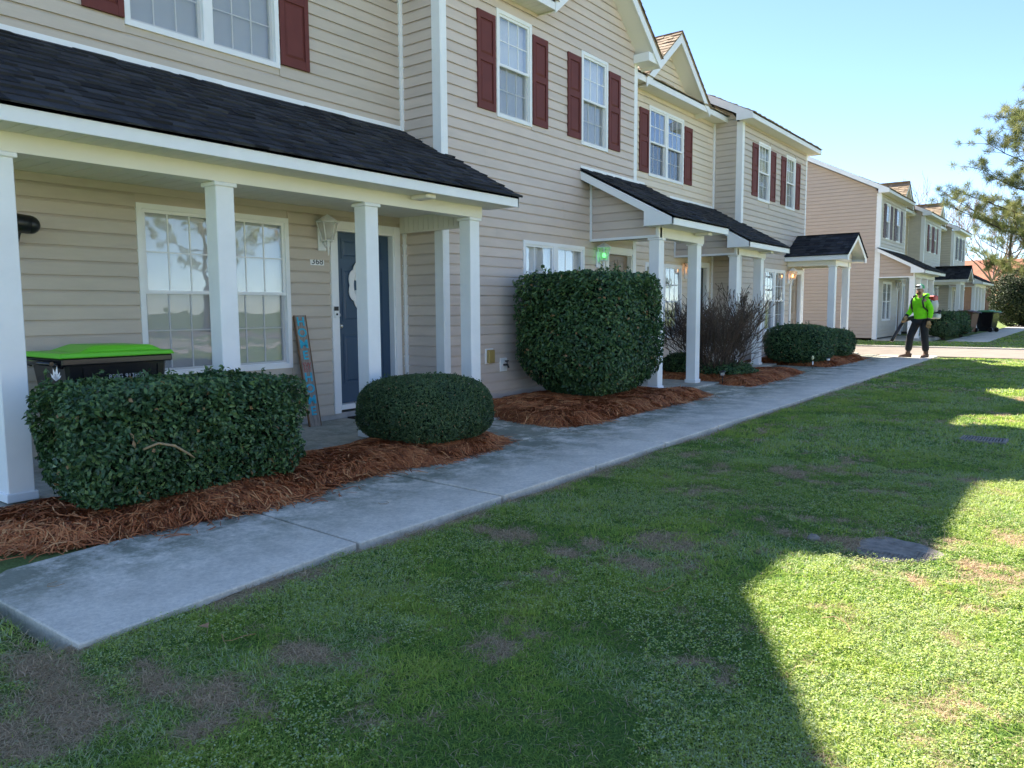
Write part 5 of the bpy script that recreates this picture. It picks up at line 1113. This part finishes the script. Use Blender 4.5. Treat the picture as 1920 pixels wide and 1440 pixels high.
for s, ax, ay, ang in ((-1, -.21, -.10, -.95), (1, .10, .14, .05)):
    b = MB(); ca, sa = math.cos(ang), math.sin(ang)
    def Pp(u, v, z): return (ax+ca*u+sa*v, ay-ca*v+sa*u, z)
    prof = [(-.085, .040, .085), (-.03, .045, .10), (.05, .047, .085), (.12, .05, .062), (.17, .045, .05), (.205, .025, .035)]; vs = []
    for v, w_, h_ in prof: vs += [Pp(-w_, v, 0), Pp(w_, v, 0), Pp(w_*.85, v, h_*.8), Pp(w_*.3, v, h_), Pp(-w_*.3, v, h_), Pp(-w_*.85, v, h_*.8)]
    k = len(prof); b.add(vs, [(i*6+j, i*6+(j+1) % 6, (i+1)*6+(j+1) % 6, (i+1)*6+j) for i in range(k-1) for j in range(6)]+[(5, 4, 3, 2, 1, 0), tuple((k-1)*6+j for j in range(6))], True)
    b.tube([(ax, ay, .06), (ax, ay, .17)], [.055, .058], 12); b.build('boot', M['boot'], man, local=True)
for s, wr, dr in ((-1, (-.26, -.175, .975), (0, -.75, -.65)), (1, (.235, -.03, .865), (-.05, -.15, -1))):
    g = MB(); d = Vector(dr).normalized(); w0 = Vector(wr); sx = Vector((0, 1, 0)).cross(d) if abs(d.y) < .6 else Vector((1, 0, 0)); sx.normalize(); n_ = d.cross(sx)
    g.tube([w0-d*.03, w0+d*.02, w0+d*.09], [.036, .044, .042], 10)
    for k in range(4):
        o = sx*(.026*(k-1.5))*(1); L = (.07, .08, .076, .06)[k]; st = w0+d*.085+o
        g.tube([st, st+d*L*.5+n_*s*.008, st+d*L*.75+n_*s*.03, st+d*L*.7+n_*s*.055], [.0125, .012, .011, .009], 6)
    th = w0+d*.03+sx*.045*(-s); g.tube([th, th+d*.03+sx*.02*(-s), th+d*.07+n_*s*.02], [.015, .014, .011], 6)
    g.build('glove', M['glove'], man, local=True)
    MB().tube([w0-d*.075, w0-d*.02], [.047, .045], 10).build('cuff', M['pants'], man, local=True)
cp = MB(); cp.ball((0, -.05, 1.69), (.098, .112, .085), 14, 8); cp.v = [(x, y, max(z, 1.665)) for x, y, z in cp.v]; cp.build('cap', M['capg'], man, local=True)
cf = MB(); cf.ball((0, -.062, 1.69), (.093, .106, .082), 14, 8); cf.v = [(x, min(y, -.07), max(z, 1.668)) for x, y, z in cf.v]; cf.build('cap_front', M['capw'], man, local=True)
vz = MB(); vz.add([(x_, y_, z_) for z_ in (1.662, 1.672) for x_, y_ in [(-.085, -.10), (-.075, -.19), (-.03, -.235), (.03, -.235), (.075, -.19), (.085, -.10)]], [(0, 1, 2, 3, 4, 5), (11, 10, 9, 8, 7, 6)]+[(i, (i+1) % 6, (i+1) % 6+6, i+6) for i in range(6)]); vz.build('visor', M['capw'], man, local=True)
MB().box(-.05, -.172, 1.685, .05, -.155, 1.735).build('cap_patch', M['pants'], man, local=True)
bd = MB(); bd.ball((0, -.095, 1.555), (.062, .055, .05), 10, 7); bd.build('beard', M['beard'], man, local=True)
fc = MB(); fc.ball((0, -.148, 1.612), (.013, .02, .022), 8, 6); fc.ball((-.076, -.045, 1.61), (.012, .02, .03), 8, 6); fc.ball((.076, -.045, 1.61), (.012, .02, .03), 8, 6); fc.build('nose_and_ears', M['skin'], man, local=True)
ey = MB(); ey.ball((-.03, -.132, 1.638), (.014, .008, .008), 8, 5); ey.ball((.03, -.132, 1.638), (.014, .008, .008), 8, 5); ey.build('eyes', M['print'], man, local=True)
bl = thing('leaf_blower', 'grey and red backpack leaf blower worn by the man in lime', 'leaf blower', (mx, my, mz), math.radians(-21)); WL[bl] = Vector((0, 0, 0))
e = MB(); e.box(-.15, .17, .95, .15, .22, 1.40); e.build('backpack_frame', M['black'], bl, bevel=.02, local=True)
e = MB(); e.ball((.04, .34, 1.26), (.19, .15, .22), 14, 10); e.build('fan_housing', M['blgrey'], bl, local=True)
MB().box(-.02, .24, 1.36, .20, .42, 1.50).build('engine_cover', M['blred'], bl, bevel=.03, local=True); MB().box(.04, .26, .93, .28, .44, 1.06).build('fuel_tank', M['blgrey'], bl, bevel=.03, local=True)
MB().tube([(.14, .30, 1.04), (.26, .36, 1.08), (.30, .30, 1.12)], .035, 8).build('muffler', M['black'], bl, local=True)
for s in (-1, 1): MB().tube([(s*.11, .18, 1.42), (s*.125, .06, 1.515), (s*.135, -.10, 1.47), (s*.14, -.165, 1.36), (s*.15, -.13, 1.22), (s*.19, .0, 1.12), (s*.16, .17, 1.02)], [.022]*7, 6).build('strap', M['black'], bl, local=True)
MB().tube([(-.05, .34, 1.10), (-.20, .30, 1.0), (-.36, .12, .93), (-.38, -.02, .90)], .055, 12).build('elbow_hose', M['black'], bl, local=True)
MB().tube([(-.38, -.02, .90), (-.37, -.20, .76), (-.42, -.36, .50), (-.45, -.42, .38)], [.045, .042, .038, .042], 12).build('blower_tube', M['black'], bl, local=True)
MB().tube([(-.36, -.18, .82), (-.31, -.24, .86), (-.275, -.25, .935)], [.016, .018, .02], 8).build('control_handle', M['black'], bl, local=True)
